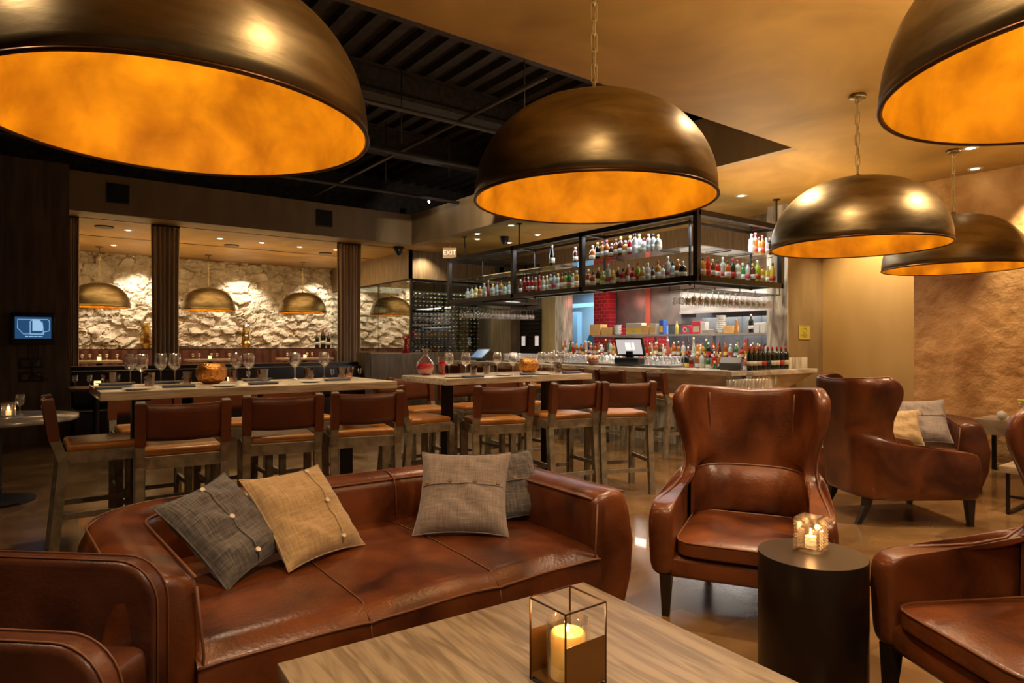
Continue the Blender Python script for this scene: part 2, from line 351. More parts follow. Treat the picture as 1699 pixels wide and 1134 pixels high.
# bar back wall X=9 with kitchen pass
XB=9.0
def yX(px,X=XB): return atX(px,500,X).y
m=MB(); m.box(XB,XB+.15,5.3,12.5,2.45,ZC).box(XB,XB+.15,yX(927),12.5,0,2.45); struct(m.build('wall_bar_back',wallwood))
m=MB(); m.box(XB-.02,XB,yX(927),yX(900),0,2.5); struct(m.build('wall_bar_yellow',yellowwood))
m=MB(); m.box(XE-.02,XB+.1,yX(866),YG+.05,0,ZG+.1); struct(m.build('wall_bar_wood',wallwood))
m=MB(); m.box(XB-.10,XB+.15,yX(941),yX(927)-.001,0,2.45); struct(m.build('trim_8',marblev))
gate=thing('dark_slatted_gate','dark horizontal-slat gate with two small lit windows beside the yellow wood wall','gate',(XB-.04,0,0))
m=MB()
z=.1
while z<2.1: m.box(-.02,.02,yX(900),yX(866)-.01,z,z+.075); z+=.09
m.build('slats',darkwood,gate)
for px in (871,893):
    q=atX(px,556,XB-.06)
    MB().box(-.06,-.02,q.y-.09,q.y+.09,1.33,1.60,bev=.03).build('window_frame',blackp,gate)
    MB().box(-.066,-.058,q.y-.06,q.y+.06,1.36,1.57).build('pane',mat('gate_pane',(.6,.55,.5),.3,emit=(.75,.60,.55),es=.5),gate)
# pillar and smooth wall right of the bar
YP=5.0
m=MB(); m.box(8.61,9.55,YP,5.3,0,ZC); struct(m.build('wall_pillar',mat('pillar_plaster',(.22,.145,.065),.45,c2=(.30,.20,.10),nscale=4,nstretch=(1,1,.3))))
m=MB(); m.box(8.585,8.609,YP,5.32,0,ZC); struct(m.build('trim_9',marblev))
m=MB(); m.box(9.55,9.7,3.2,YP+.3,0,ZC); struct(m.build('wall_right_smooth',smooth))
m=MB(); m.box(8.807,9.7,-4,3.463,0,ZC); struct(m.build('wall_right',plaster_wall))
m=MB(); m.box(8.62,9.55,YP-.35,YP,2.9,ZC); struct(m.build('trim_10',smooth))
# back / kitchen shell
m=MB(); m.box(12.4,12.5,4.5,13,0,ZC); struct(m.build('wall_kitchen',mat('kitchen_tile',(.22,.24,.26),.3,c2=(.30,.31,.32),nscale=4)))
m=MB(); m.box(9.6,12.5,5.0,5.1,0,ZC); struct(m.build('wall_kitchen_side',steeld))
m=MB(); m.box(XB+.15,12.4,5.1,13,2.95,3.0); struct(m.build('ceiling_kitchen',white))
def brick(name,box,faces=None):
    m=MB(); m.box(*box); mt=brick_red
    return struct(m.build(name,mt))
n=brick_red.node_tree.nodes; L=brick_red.node_tree.links; tb=n.new('ShaderNodeTexBrick'); tc=n.new('ShaderNodeTexCoord'); mp=n.new('ShaderNodeMapping'); mp.inputs['Rotation'].default_value=(PI/2,0,PI/2)
mp=n.new('ShaderNodeCombineXYZ'); sp=n.new('ShaderNodeSeparateXYZ'); L.new(tc.outputs['Object'],sp.inputs[0]); L.new(sp.outputs['Y'],mp.inputs[0]); L.new(sp.outputs['Z'],mp.inputs[1])
tb.inputs['Scale'].default_value=3.2; tb.inputs['Color1'].default_value=(.50,.015,.03,1); tb.inputs['Color2'].default_value=(.32,.01,.02,1); tb.inputs['Mortar'].default_value=(.62,.20,.18,1); tb.inputs['Mortar Size'].default_value=.012
L.new(mp.outputs[0],tb.inputs['Vector']); L.new(tb.outputs['Color'],n['Principled BSDF'].inputs['Base Color'])
XK=9.9
m=MB(); m.box(XK,XK+.2,atX(1011,500,XK).y,atX(985,500,XK).y,0,2.95); m.box(XK+.02,XK+.2,atX(1095,500,XK).y,atX(1011,500,XK).y,0,1.78); struct(m.build('wall_brick',brick_red))
# blue lit back room beyond
m=MB(); m.box(12.2,12.3,9.5,15,0,2.9); struct(m.build('wall_far_room',mat('far_room_paint',(.50,.66,.78),.6)))
m=MB(); m.box(11.0,11.15,atX(958,500,11.0).y-.0,atX(950,500,11.0).y+.2,0,2.2); m.box(11.0,11.1,9.9,13.2,2.3,2.4); struct(m.build('trim_11',mat('door_frame_blue',(.30,.48,.62),.5)))
light('AREA','far_room_light',(11.0,11.6,2.8),60,(.62,.85,1),shape='SQUARE',size=1.6)
light('AREA','hood_fill',(10.9,6.8,1.93),12,(1,.93,.86),shape='RECTANGLE',size=.5,size_y=3)  # unseen fill added to lift the dark space under the hood
light('AREA','pass_fill',(9.5,7.2,2.42),45,(1,.90,.80),shape='RECTANGLE',size=.4,size_y=3.6)  # added fill without a fixture, brightens the pass shelf
light('AREA','kitchen_light',(10.9,7.4,2.85),75,(1,.92,.85),shape='RECTANGLE',size=1.2,size_y=4)
light('POINT','brick_heat_lamp',(XK-.35,9.6,2.3),3,(1,.30,.25),shadow_soft_size=.1)
# hood
XH=10.1
def zX(px,py,X): return atX(px,py,X).z
hood=thing('extractor_hood','long brushed stainless extractor hood across the top of the kitchen pass','extractor hood',(XH,0,0))
hz=zX(1299,512,XH); y_h1=atX(1129,500,XH).y; 
MB().box(0,.03,5.15,y_h1,hz,2.94).build('front_panel',steel,hood)
MB().box(.03,1.3,5.15,y_h1,hz+.02,hz+.05).build('underside',steeld,hood)
MB().box(-.03,.0,5.15,y_h1,hz-.02,hz+.03).build('lip',steel,hood)
hood2=thing('warming_cabinet','dark steel cabinet with red glowing edge set between red bricks and hood','cabinet',(XH,0,0))
MB().box(.05,.5,y_h1+.02,atX(1012,500,XH+.05).y,1.78,2.94).build('body',steeld,hood2)
MB().box(.03,.05,atX(1075,500,XH).y-.03,atX(1069,500,XH).y,1.7,2.94).build('edge_strip',mat('red_strip',(.5,.1,.06),.4),hood2)
MB().box(.0,.045,y_h1+.02,atX(1012,500,XH).y,2.78,2.86).build('rail',steel,hood2)
# vertical steel panels below hood
m=MB(); m.box(XH+1.0,XH+1.05,5.15,9.2,.8,hz+.1)
for k in range(9): m.box(XH+.98,XH+1.0,5.3+k*.42,5.315+k*.42,.8,hz)
m.build('splashback',mat('splash_tile',(.16,.19,.22),.3,c2=(.26,.27,.28),nscale=5)); tag(bpy.data.objects['splashback'],'grey-blue steel splashback below the extractor hood','splashback')
# pass shelf
XS=9.25; zs=zX(1299,552,XS); ys1=atX(984,554,XS).y
sh=thing('pass_shelf','long stainless shelf across the kitchen pass crowded with boxes and bottles','shelf',(XS,0,0))
MB().box(-.02,.38,5.32,ys1,zs-.035,zs).build('shelf_board',steel,sh)
for y in (5.6,6.9,8.2): MB().box(.3,.34,y,y+.04,.9,zs-.035).build('shelf_post',steel,sh)
o=MB().box(XB+.16,XB+.5,5.32,9.25,0,1.0).build('kitchen_counter',steeld); tag(o,'stainless kitchen counter beneath the pass shelf','counter')
# ================================================================ BAR
ZB=1.06; XF=6.94; YB0=4.77; YB1=11.3
bar=thing('marble_bar','long bar with veined marble top and pale marble front, stools along it','bar',(XF,YB0,0))
MB().box(0,.45,0,YB1-YB0,ZB-.055,ZB).box(.4501,.66,.30,YB1-YB0,ZB-.055,ZB).build('bar_top',marble,bar)
m=MB(); LB=YB1-YB0; m.add([(.03,.03,ZB-.056),(.03,LB,ZB-.056),(.34,LB,.5),(.34,.36,.5),(.40,.05,ZB-.056),(.40,.38,.5)],[(0,1,2,3),(0,3,5,4)]); m.build('front_panel',mat('marble_front',(.34,.27,.20),.25,c2=(.78,.70,.60),nscale=1.4,nstretch=(1,.8,5),detail=9,distort=1.2,ramp=(.34,.58)),bar)
MB().box(.34,.38,.36,LB,0,.52).build('kick_panel',marblev,bar)
MB().box(.66,1.1,.30,YB1-YB0,.80,.84).build('work_surface',steeld,bar)
m=MB(); m.tube([(.16,.1,.2),(.16,6.4,.2)],.02,10); 
for y in (.3,2.2,4.2,6.2): m.tube([(.16,y,.2),(.30,y,.2)],.012)
m.build('foot_rail',chainm,bar)
x74=atY(1250,600,YB0-.1).x; x9=atY(1358,600,YB0-.1).x
bar2=thing('marble_bar_end','thick mitred marble slab at the near bar end carrying wine bottles','bar',(x74,YB0-.1,0))
wd=x9-x74
MB().box(0,wd-.02,0,.38,ZB-.06,ZB,bev=.003).build('slab',marble,bar2)
m=MB(); m.add([(0,.03,ZB-.06),(.62,.03,ZB-.06),(.40,.03,.68),(0,.03,.68),(0,.10,ZB-.06),(.62,.10,ZB-.06),(.40,.10,.68),(0,.10,.68)],[(0,3,2,1),(4,5,6,7),(0,4,7,3),(3,7,6,2),(2,6,5,1)]); m.build('waterfall_panel',marblev,bar2)
m=MB(); m.add([(.62,.031,ZB-.06),(wd-.05,.031,ZB-.06),(wd-.5,.16,.80),(.42,.031,.70),(wd-.5,.3,.80),(wd-.05,.3,ZB-.06)],[(0,3,2,1),(1,2,4,5)]); m.build('angled_underside',mat('cut_stone',(.40,.27,.14),.4,c2=(.55,.40,.23),nscale=3,nstretch=(1,1,6)),bar2)
MB().box(-.55,wd-.45,-.09,.18,.66,.695,bev=.003).build('lower_ledge',marble,bar2)
MB().box(.05,wd-.5,0,.17,0,.66).build('base_panel',marblev,bar2)
MB().box(-.5,.55,-.07,.17,.696,.706).build('rubber_mat',black,bar2)
o=MB().box(8.2,8.95,5.35,YB1-.6,0,.95).box(8.2,8.95,5.35,YB1-.6,.951,.98).box(8.55,8.95,5.35,10.0,.98,1.17).build('back_bar',steeld); tag(o,'stepped stainless back bar counter crowded with spirit bottles','counter')
# ================================================================ hanging shelf cage
CXF=6.5; CY0=4.95; CY1=10.66; CX1=8.33; CZ0=2.165; CZ1=3.025; CD=.46
cage=thing('hanging_bottle_rack','large black steel and glass bottle rack hung from rods above the bar','shelf rack',(CXF,CY0,0))
LY=CY1-CY0; LX=CX1-CXF; t=.066
def yrel(px): return atX(px,450,CXF).y-CY0
mull=[0,yrel(966),yrel(852),LY]
f=MB()
for z in (CZ0+t/2,CZ1-t/2):
    f.beam((0,0,z),(0,LY,z),t); f.beam((CD,CD,z),(CD,LY-CD,z),t*.6)
    for yy in (0,LY): f.beam((0,yy,z),(LX,yy,z),t)
    for yy in (CD,LY-CD): f.beam((CD,yy,z),(LX,yy,z),t*.6)
    for yy in mull[1:3]: f.beam((0,yy,z),(CD,yy,z),t*.6)
    for yy in (0,LY-CD): f.beam((LX,yy,z),(LX,yy+CD,z),t*.6)
f.build('rails',black,cage)
for (x,y) in [(0,q) for q in mull]+[(LX,0),(LX,LY)]: MB().beam((x,y,CZ0),(x,y,CZ1),t).build('post',black,cage)
for (x,y) in [(CD,CD),(CD,mull[1]),(CD,mull[2]),(CD,LY-CD),(LX,CD),(LX,LY-CD)]: MB().beam((x,y,CZ0),(x,y,CZ1),.025).build('post',black,cage)
ZS2=(CZ0+CZ1)/2+.01
for z,nm in ((CZ0+.052,'bottom_shelf'),(ZS2,'middle_shelf'),(CZ1-.008,'top_panel')):
    MB().box(.03,CD-.02,.03,LY-.03,z,z+.01).build(nm,glass_t,cage)
    MB().box(CD,LX-.03,.03,CD-.02,z,z+.01).build(nm,glass_t,cage)
    MB().box(CD,LX-.03,LY-CD+.02,LY-.03,z,z+.01).build(nm,glass_t,cage)
m=MB()
for yy in [.6+1.0*k for k in range(5)]: m.beam((.04,yy,ZS2-.01),(CD-.03,yy,ZS2-.01),.012)
for xx in (.75,1.25): m.beam((xx,.04,ZS2-.01),(xx,CD-.03,ZS2-.01),.012)
m.build('shelf_brackets',black,cage)
for (px,py) in ((867,372),(770,393),(1273,334)):
    p=atZ(px,py,ZC); 
    x_=min(max(p.x-CXF,0),LX-.03); y_=min(max(p.y-CY0,0),LY)
    if py!=334: x_=.0
    else: y_=0
    m=MB(); m.cyl(.012,CZ1,ZC-.002,10,(x_,y_,0)).cyl(.05,ZC-.012,ZC-.002,16,(x_,y_,0)); m.build('hanger_rod',black,cage)
# strip of lights inside the rack top
lstrip=mat('led_strip',(1,1,1),emit=(.85,.93,1),es=.7)
MB().box(.04,.055,.1,LY-.1,CZ1-.045,CZ1-.038).box(.1,LX-.1,.04,.055,CZ1-.045,CZ1-.038).build('light_strip',lstrip,cage)
light('AREA','rack_led',(CXF+.22,CY0+LY/2,CZ1-.05),34,(.90,.93,1),shape='RECTANGLE',size=.2,size_y=LY-.4)
light('AREA','rack_led_end',(CXF+LX/2+.2,CY0+.22,CZ1-.05),15,(.90,.93,1),shape='RECTANGLE',size=LX-.5,size_y=.2)
# ---------------------------------------------------------------- bottles
def bprof(kind):
    if kind=='wine': return [(.0005,0),(.036,0),(.038,.01),(.038,.19),(.034,.215),(.016,.24),(.0135,.25),(.0135,.30),(.0005,.30)],.30,(.06,.12),.038
    if kind=='spirit': return [(.0005,0),(.038,0),(.040,.01),(.040,.17),(.034,.195),(.015,.215),(.013,.225),(.013,.265),(.0005,.265)],.265,(.055,.115),.040
    if kind=='squat': return [(.0005,0),(.048,0),(.051,.01),(.051,.12),(.040,.155),(.015,.175),(.013,.18),(.013,.22),(.0005,.22)],.22,(.035,.085),.051
    if kind=='tall': return [(.0005,0),(.034,0),(.036,.01),(.035,.10),(.024,.20),(.013,.27),(.012,.33),(.0005,.33)],.33,(.03,.08),.036
    if kind=='champ': return [(.0005,0),(.042,0),(.045,.01),(.045,.15),(.040,.19),(.020,.26),(.016,.28),(.016,.33),(.0005,.33)],.33,(.05,.13),.045
BC={'amber':(.42,.11,.012),'red':(.50,.02,.015),'dark':(.010,.014,.008),'clear':(.55,.58,.55),'green':(.03,.18,.04),'yellow':(.60,.45,.04),'gold':(.55,.26,.04),'brown':(.12,.035,.012),'blue':(.05,.15,.4),'pink':(.55,.12,.12),'lime':(.40,.50,.05)}
BMAT={k:mat('bottle_'+k,v,.12,coat=.5,trans=.25 if k!='dark' else 0) for k,v in BC.items()}
capm={'black':mat('cap_black',(.02,.015,.015),.4),'red':mat('cap_red',(.35,.01,.02),.35),'gold':mat('cap_gold',(.75,.5,.12),.35,metal=.6),'silver':mat('cap_silver',(.6,.6,.6),.35,metal=.7)}
labm={'cream':cream,'white':white,'black':mat('label_black',(.03,.025,.025),.5),'redl':mat('label_red',(.45,.03,.03),.5),'yel':mat('label_yellow',(.75,.55,.10),.5)}
BCACHE={}
def bottle(kind,colr,lab,cap,loc,label,group,parts=True,sc=1.0,rz=0):
    key=(kind,colr,lab,cap,parts)
    if key not in BCACHE:
        pr,hh,(l0,l1),rr=bprof(kind); n_=14
        if parts:
            o=MB().lathe(pr,n_).build('bottle',BMAT[colr]); tag(o,label,'bottle',group)
            MB().lathe([(rr+.0008,l0),(rr+.0012,l0),(rr+.0012,l1),(rr+.0008,l1)],n_).build('label',labm[lab],o)
            MB().lathe([(.015,hh-.035),(.0155,hh-.034),(.0155,hh+.004),(.0005,hh+.005)],10).build('cap',capm[cap],o)
        else:
            m=MB(); m.lathe(pr,10); m.m=1; m.lathe([(rr+.001,l0),(rr+.001,l1)],10); m.m=2; m.lathe([(.0155,hh-.035),(.0155,hh+.004),(.0005,hh+.005)],8)
            o=m.build('bottle',[BMAT[colr],labm[lab],capm[cap]]); tag(o,label,'bottle',group)
        BCACHE[key]=Proto(o)
    o=BCACHE[key].put(loc,rz,label,group,(sc,sc,sc)); return o
ORD=['first','second','third','fourth','fifth','sixth','seventh','eighth','ninth','tenth','eleventh','twelfth','thirteenth','fourteenth','fifteenth','sixteenth','seventeenth','eighteenth','nineteenth','twentieth']
CN={'amber':'amber','red':'red','dark':'black','clear':'clear','green':'green','yellow':'yellow','gold':'golden','brown':'brown','blue':'blue','pink':'pink','lime':'lime-green'}
SN_={'wine':'wine','spirit':'spirit','squat':'squat spirit','tall':'slender tall','champ':'champagne'}
zlo=CZ0+.064; zup=ZS2+.012
def shelf_row(pxs,z,where,cols,kinds,face='X',off=.2,caps=('black','silver','red','gold'),labs=('cream','white','black','cream','redl')):
    for i,px in enumerate(pxs):
        c=cols[i%len(cols)]; k=kinds[i%len(kinds)]; j=off+random.uniform(-.05,.05)
        if face=='X': x=CXF+j; y=atX(px,450,x).y
        else: y=CY0+j; x=atY(px,450,y).x
        cp=caps[(i*3+len(c))%len(caps)]; lb=labs[(i*5+len(k))%len(labs)]
        bottle(k,c,lb,cp,(x,y,z),f'{CN[c]} {SN_[k]} bottle {where}'+('' if len(pxs)==1 else f', {ORD[i]} from left'),f'bottles {where}',sc=random.uniform(.93,1.08) if k!='champ' else 1.0)
def rng(a,b,n_): return [a+(b-a)*i/(n_-1) for i in range(n_)]
shelf_row(rng(776,845,11),zlo,'on the lower rack shelf, far-left bay',['clear','clear','yellow','gold','clear','pink','clear','clear','gold','clear'],['squat','spirit','spirit','squat','spirit','tall'])
shelf_row(rng(864,957,16),zlo,'on the lower rack shelf, second bay',['brown','red','red','red','amber','red','clear','gold','clear','clear','clear','amber','lime','green','clear','gold'],['spirit','wine','spirit','spirit'])
shelf_row([916],zup,'standing alone on the upper rack shelf, with gold foil neck',['dark'],['champ'],caps=('gold',),off=.15)
shelf_row([955],zup,'on the upper rack shelf just left of the second post',['brown'],['spirit'])
shelf_row(rng(976,1133,20),zlo,'on the lower rack shelf, third bay',['amber','amber','brown','lime','clear','gold','brown','red','amber','red','lime','gold','clear','brown','gold','clear','clear','clear','amber','dark'],['spirit','squat','spirit','squat','wine','squat'])
shelf_row(rng(984,1092,15),zup,'on the upper rack shelf, third bay',['amber','dark','gold','amber','brown','amber','brown','gold','red','clear','clear','clear','clear','clear','clear'],['squat','spirit','spirit','spirit','squat','spirit','spirit'])
shelf_row(rng(1166,1282,15),zlo,'on the lower rack shelf facing the lounge',['gold','red','brown','red','clear','amber','dark','clear','green','clear','brown','lime','yellow','yellow','yellow'],['spirit','wine','spirit','spirit','wine'],face='Y')
shelf_row(rng(1247,1277,6),zup,'on the upper rack shelf facing the lounge',['clear','amber','gold','amber','clear','dark'],['spirit','wine'],face='Y',caps=('red','silver'))
# ---------------------------------------------------------------- stemware
def wineglass_mb(h=.22,r=.043,n=16):
    pr=[(.0005,.002),(.034,.002),(.034,.004),(.006,.010),(.004,.03),(.004,h*.42),(.012,h*.455),(r*.8,h*.54),(r,h*.66),(r*.96,h*.8),(r*.78,h),(r*.76,h),(r*.93,h*.8),(r*.96,h*.66),(r*.76,h*.55),(.006,h*.47)]
    return MB().lathe(pr,n)
wg=wineglass_mb(.225,.046,20).build('wine_glass',glass); tag(wg,'x','glass'); WG=Proto(wg)
sg=wineglass_mb(.17,.036,8).build('wine_glass',glass); tag(sg,'x','glass'); SG=Proto(sg)
hg=wineglass_mb(.19,.040,10).build('hanging_wine_glass',glass); tag(hg,'x','glass'); HG=[hg,True]
def hang(loc,label,group):
    global HG
    o=hg if HG[1] else _dup(hg,loc,0,label,group,None,None)
    HG[1]=False; o.location=loc; o.rotation_euler=(PI,0,0); o['label']=label; o['group']=group
for (px0,px1,ny,face) in ((1152,1286,4,'Y'),(779,884,4,'F')):
    N_=15 if face=='Y' else 11
    rk=thing('glass_rack','black wire rack under the %s end of the bottle rack holding upturned wine glasses'%('near' if face=='Y' else 'far'),'rack',(0,0,0))
    m=MB(); yb=CY0+.1 if face=='Y' else CY1-.45
    xa=atY(px0,500,yb).x; xb=atY(px1,500,yb).x
    for j in range(ny+1): m.beam((xa-.05,yb+j*.095-.04,CZ0-.09),(xb+.05,yb+j*.095-.0425,CZ0-.0865),.034,.006)
    for xx in (xa-.05,(xa+xb)/2,xb+.05):
        m.beam((xx,yb-.04,CZ0-.09),(xx,yb+ny*.095-.04,CZ0-.09),.008); m.beam((xx,yb-.04,CZ0-.09),(xx,yb-.04,CZ0),.008); m.beam((xx,yb+ny*.095-.04,CZ0-.09),(xx,yb+ny*.095-.04,CZ0),.008)
    m.build('wire_frame',black,rk)
    for i in range(N_):
        for j in range(ny):
            hang((xa+(xb-xa)*i/(N_-1),yb+j*.095+.005,CZ0-.083),'upturned wine glass hanging under the %s end of the bottle rack'%('near' if face=='Y' else 'far'),'glasses hanging at the %s end'%('near' if face=='Y' else 'far'))
# glasses massed on the bar behind the top
tb_=MB().lathe([(.0005,.002),(.028,.002),(.035,.13),(.034,.13),(.027,.008),(.0005,.008)],8).build('bar_tumbler',glass); tag(tb_,'x','glass'); TB=Proto(tb_)
o=MB().box(7.28,7.6,6.0,YB1-1.2,ZB,ZB+.03).build('glass_mat',steeld); tag(o,'low steel tray along the bar top under the massed tumblers','tray')
for i in range(46):
    for j in range(3):
        y=6.05+i*.088; x=7.33+j*.1
        if 6.5<y<7.15: continue
        TB.put((x+random.uniform(-.01,.01),y,ZB+.031),0,'clear tumbler massed in rows on the bar top tray','tumblers on the bar tray')
for i in range(10):
    for j in range(2):
      for k in range(2): TB.put((x74-.42+i*.075,YB0-.12+j*.08,.7065+k*.1305),0,'clear tumbler stacked on the low ledge in the bar opening','tumblers on the low ledge')
# wine bottles on the bar end
for i,px in enumerate(rng(1244,1304,9)):
    for r_ in range(2):
        if r_==1 and i%2: continue
        y=YB0+.06+r_*.12; x=atY(px,600,y).x
        bottle('wine','dark',('cream','white','cream','redl')[(i+r_)%4] if i!=4 else 'black','red',(x,y,ZB),'red-capped wine bottle on the marble bar end, %s row, %s from left'%('front' if r_==0 else 'back',ORD[i if r_==0 else i//2]),'wine bottles on the bar end, '+('front' if r_==0 else 'back'))
o=thing('marble_block','small upright marble block on the bar end beside the plaque pillar','block',(atY(1327,600,YB0+.05).x,YB0+.1,ZB)); MB().box(-.24,.24,-.03,.03,0,.15,bev=.004).build('block',marblev,o)
# back bar bottles
cols=['clear','gold','amber','brown','clear','amber','dark','brown','gold','red','clear','amber','pink','dark','amber','clear','green','amber','brown']
for row,(xx,zz,n_,y0,y1) in enumerate(((8.72,1.172,46,5.42,9.9),(8.36,.982,44,5.42,9.9),(8.82,1.172,40,5.5,9.95))):
    for i in range(n_):
        c=cols[(i*7+row*5)%len(cols)]; k=('spirit','wine','squat','spirit','tall')[(i*3+row)%5]
        if row==1: k=('wine','spirit','wine')[i%3]
        y=y0+(y1-y0)*i/(n_-1); w_=('upper step, front row','lower step','upper step, back row')[row]
        bottle(k,c,('cream','white','redl','yel')[i%4],('black','red','silver','gold')[(i*3)%4],(xx+random.uniform(-.02,.02),y+random.uniform(-.01,.01),zz),f'{CN[c]} {SN_[k]} bottle crowded on the back bar, {w_}',f'{CN[c]} back bar bottles, {w_}',parts=False,sc=random.uniform(.80,1.0))
# tall spirits on the bar near the register
for i,px in enumerate((1176,1186,1195,1216,1226)):
    x=7.75; p=atX(px,590,x); c=('clear','green','dark','red','green')[i]
    bottle('spirit',c,'cream',('black','gold')[i%2],(x,p.y,.842),f'{CN[c]} bottle in the bar well behind the card printer','bottles in the bar well '+c,parts=False,sc=1.2)
# pass shelf goods
def goods(px,w_,h_,d_,m_,name,label,cat,tilt=0,xo=.12):
    p=atX(px,552,XS+xo); o=MB().box(-d_/2,d_/2,-w_/2,w_/2,0,h_,bev=.006).build(name,m_); o.location=(XS+xo,p.y,zs+.001); o.rotation_euler=(0,0,tilt); tag(o,label,cat); return o
kraft=mat('kraft_paper',(.62,.36,.12),.7,c2=(.72,.46,.18),nscale=6)
def cracker_front(o,w_,h_,d_,c_):
    MB().box(-d_/2-.002,-d_/2-.0005,-w_*.38,w_*.38,h_*.15,h_*.6).build('front_print',c_,o)
redb=mat('box_red',(.62,.04,.06),.5); blueb=mat('box_blue',(.03,.10,.42),.5); yel=mat('box_yellow',(.8,.5,.05),.5); teal=mat('box_teal',(.05,.35,.5),.5)
g=goods(993,.30,.22,.2,kraft,'paper_bag','brown paper bag of bread at the far-left end of the pass shelf','bag'); 
g=goods(1012,.28,.15,.2,kraft,'paper_carton','low brown carton beside the stacked white bowls on the pass shelf','carton')
g=goods(1049,.20,.22,.14,cream,'pasta_packet','cream packet with golden window on the pass shelf','packet'); cracker_front(g,.2,.22,.14,yel)
g=goods(1062,.20,.22,.14,cream,'pasta_packet','second cream packet with golden window, right of the first on the pass shelf','packet'); cracker_front(g,.2,.22,.14,yel)
g=goods(1074,.18,.17,.14,kraft,'paper_carton','small kraft carton between the cream packets and blue carton','carton')
g=goods(1087,.16,.20,.14,cream,'pasta_packet','cream packet standing left of the tall blue carton','packet'); cracker_front(g,.16,.2,.14,kraft)
g=goods(1100,.10,.26,.1,blueb,'drink_carton','tall blue and yellow carton on the pass shelf','carton'); cracker_front(g,.1,.26,.1,yel)
g=goods(1141,.15,.15,.1,redb,'snack_box','small red box with white ring on the pass shelf','box')
MB().lathe([(.03,0),(.045,0),(.045,.002),(.03,.002)],20).build('ring_print',white,g); k=g.children[0]; k.rotation_euler=(0,-PI/2,0); k.location=(-.051,.02,.075)
MB().box(-.0525,-.0505,-.065,-.02,.03,.10).build('teal_print',teal,g)
g=goods(1158,.17,.22,.1,redb,'snack_box','taller red box with cream picture, right of the small red box','box'); cracker_front(g,.17,.22,.1,cream)
g=goods(1169,.10,.20,.1,white,'white_box','plain white box right of the taller red box','box')
g=goods(1213,.19,.12,.16,kraft,'paper_carton','brown open carton beside the stack of white bowls near the hood','carton')
def oncarton(px,m_,label,h_=.2,r_=.03,name='squeeze_bottle',cat='bottle'):
    p=atX(px,552,XS+.1); o=thing(name,label,cat,(XS+.1,p.y,zs+.001)); MB().lathe([(.0005,0),(r_,0),(r_,h_*.62),(r_*.4,h_*.74),(r_*.3,h_*.75)],14).build('body',m_,o)
    MB().lathe([(r_*.42,h_*.74),(r_*.3,h_*.85),(.004,h_)],12).build('nozzle',white,o); return o
oncarton(1123,mat('oil_yellow',(.6,.55,.08),.3),'yellow-green squeeze bottle of oil on the pass shelf',.24)
oncarton(1279,mat('oil_green',(.35,.55,.15),.3),'pale green squeeze bottle near the right end of the pass shelf',.22)
p=atX(1222,552,XS+.1); o=MB().lathe([(.0005,0),(.035,0),(.02,.08),(.03,.13),(.015,.17),(.024,.2),(.0005,.24)],16).build('pepper_mill',mat('mill_wood',(.5,.2,.04),.35)); o.location=(XS+.1,p.y,zs+.001); tag(o,'orange wooden pepper mill on the pass shelf','pepper mill')
p=atX(1246,552,XS+.1); bottle('wine','dark','white','silver',(XS+.1,p.y,zs+.001),'dark wine bottle with white label standing on the pass shelf','pass shelf wine')
bowl=MB().lathe([(.0005,0),(.04,0),(.085,.05),(.082,.05),(.04,.006),(.0005,.006)],20).build('white_bowl',white); tag(bowl,'x','bowl'); BW=Proto(bowl)
for i in range(8):
    p=atX(1197,552,XS+.12); BW.put((XS+.12,p.y+.006*((i*7)%3),zs+.001+i*.036),0,'white bowl in the tall stack on the pass shelf','tall stack of bowls')
for i in range(5):
    p=atX(1025,552,XS+.12); BW.put((XS+.12,p.y,zs+.001+i*.036),0,'white bowl in the short stack beside the brown cartons','short stack of bowls')
for i,px in enumerate((1258,1268,1292)):
    g=goods(px,.09,.16 if i<2 else .07,.1,white,'plastic_tub',('frosted plastic tub left of the green squeeze bottle','frosted plastic tub against the green squeeze bottle','low white tub at the right end of the pass shelf')[i],'tub')
o=goods(1180,.24,.07,.2,steel,'steel_tray','steel tray of crumpled film left of the tall bowls','tray')
p=atX(977,552,XB+1.2); o=MB().box(-.1,.1,-.13,.13,0,.26,bev=.01).build('blue_crate',mat('crate_blue',(.04,.35,.65),.5,c2=(.10,.55,.85),nscale=12)); o.location=(XB+1.3,p.y,1.36); o.rotation_euler=(.6,0,0); tag(o,'blue checked crate tilted in the doorway to the blue-lit room','crate')
o=MB().box(9.9,10.7,p.y-.1,p.y+1.0,0,1.3).build('prep_counter',steel); tag(o,'stainless prep counter in the doorway to the blue-lit room','counter')
# register
px_=atX(1045,600,7.35); rg=thing('register_terminal','black register terminal with tilted lit screen on the bar top','register',(7.35,px_.y,ZB+.03),rz=.25)
MB().box(-.12,.12,-.2,.2,0,.10,bev=.008).build('base',blackp,rg)
R=Matrix.Translation((0,0,.27))@Matrix.Rotation(-.35,4,'Y')
MB().box(-.02,.02,-.24,.24,-.15,.15,bev=.01,R=R).build('screen_housing',blackp,rg)
m=MB(); m.box(-.0225,-.0205,-.21,.21,-.115,.12,R=R); sc_=m.build('screen',mat('register_screen',(.4,.38,.38),.3,emit=(.62,.58,.58),es=.55),rg)
m=MB(); m.box(-.0245,-.0228,-.03,.06,-.05,.07,R=R); m.box(-.0245,-.0228,-.09,-.05,-.05,.07,R=R); m.build('screen_icon',mat('icon_white',(.9,.9,.9),.4,emit=(.9,.88,.85),es=.7),rg)
MB().box(-.03,.03,-.05,.05,.1,.2).build('neck',blackp,rg)
px_=atX(1212,602,7.45); o=thing('card_printer','dark grey receipt printer with raised lid near the wine bottles','printer',(7.45,px_.y,ZB-.0),rz=.5)
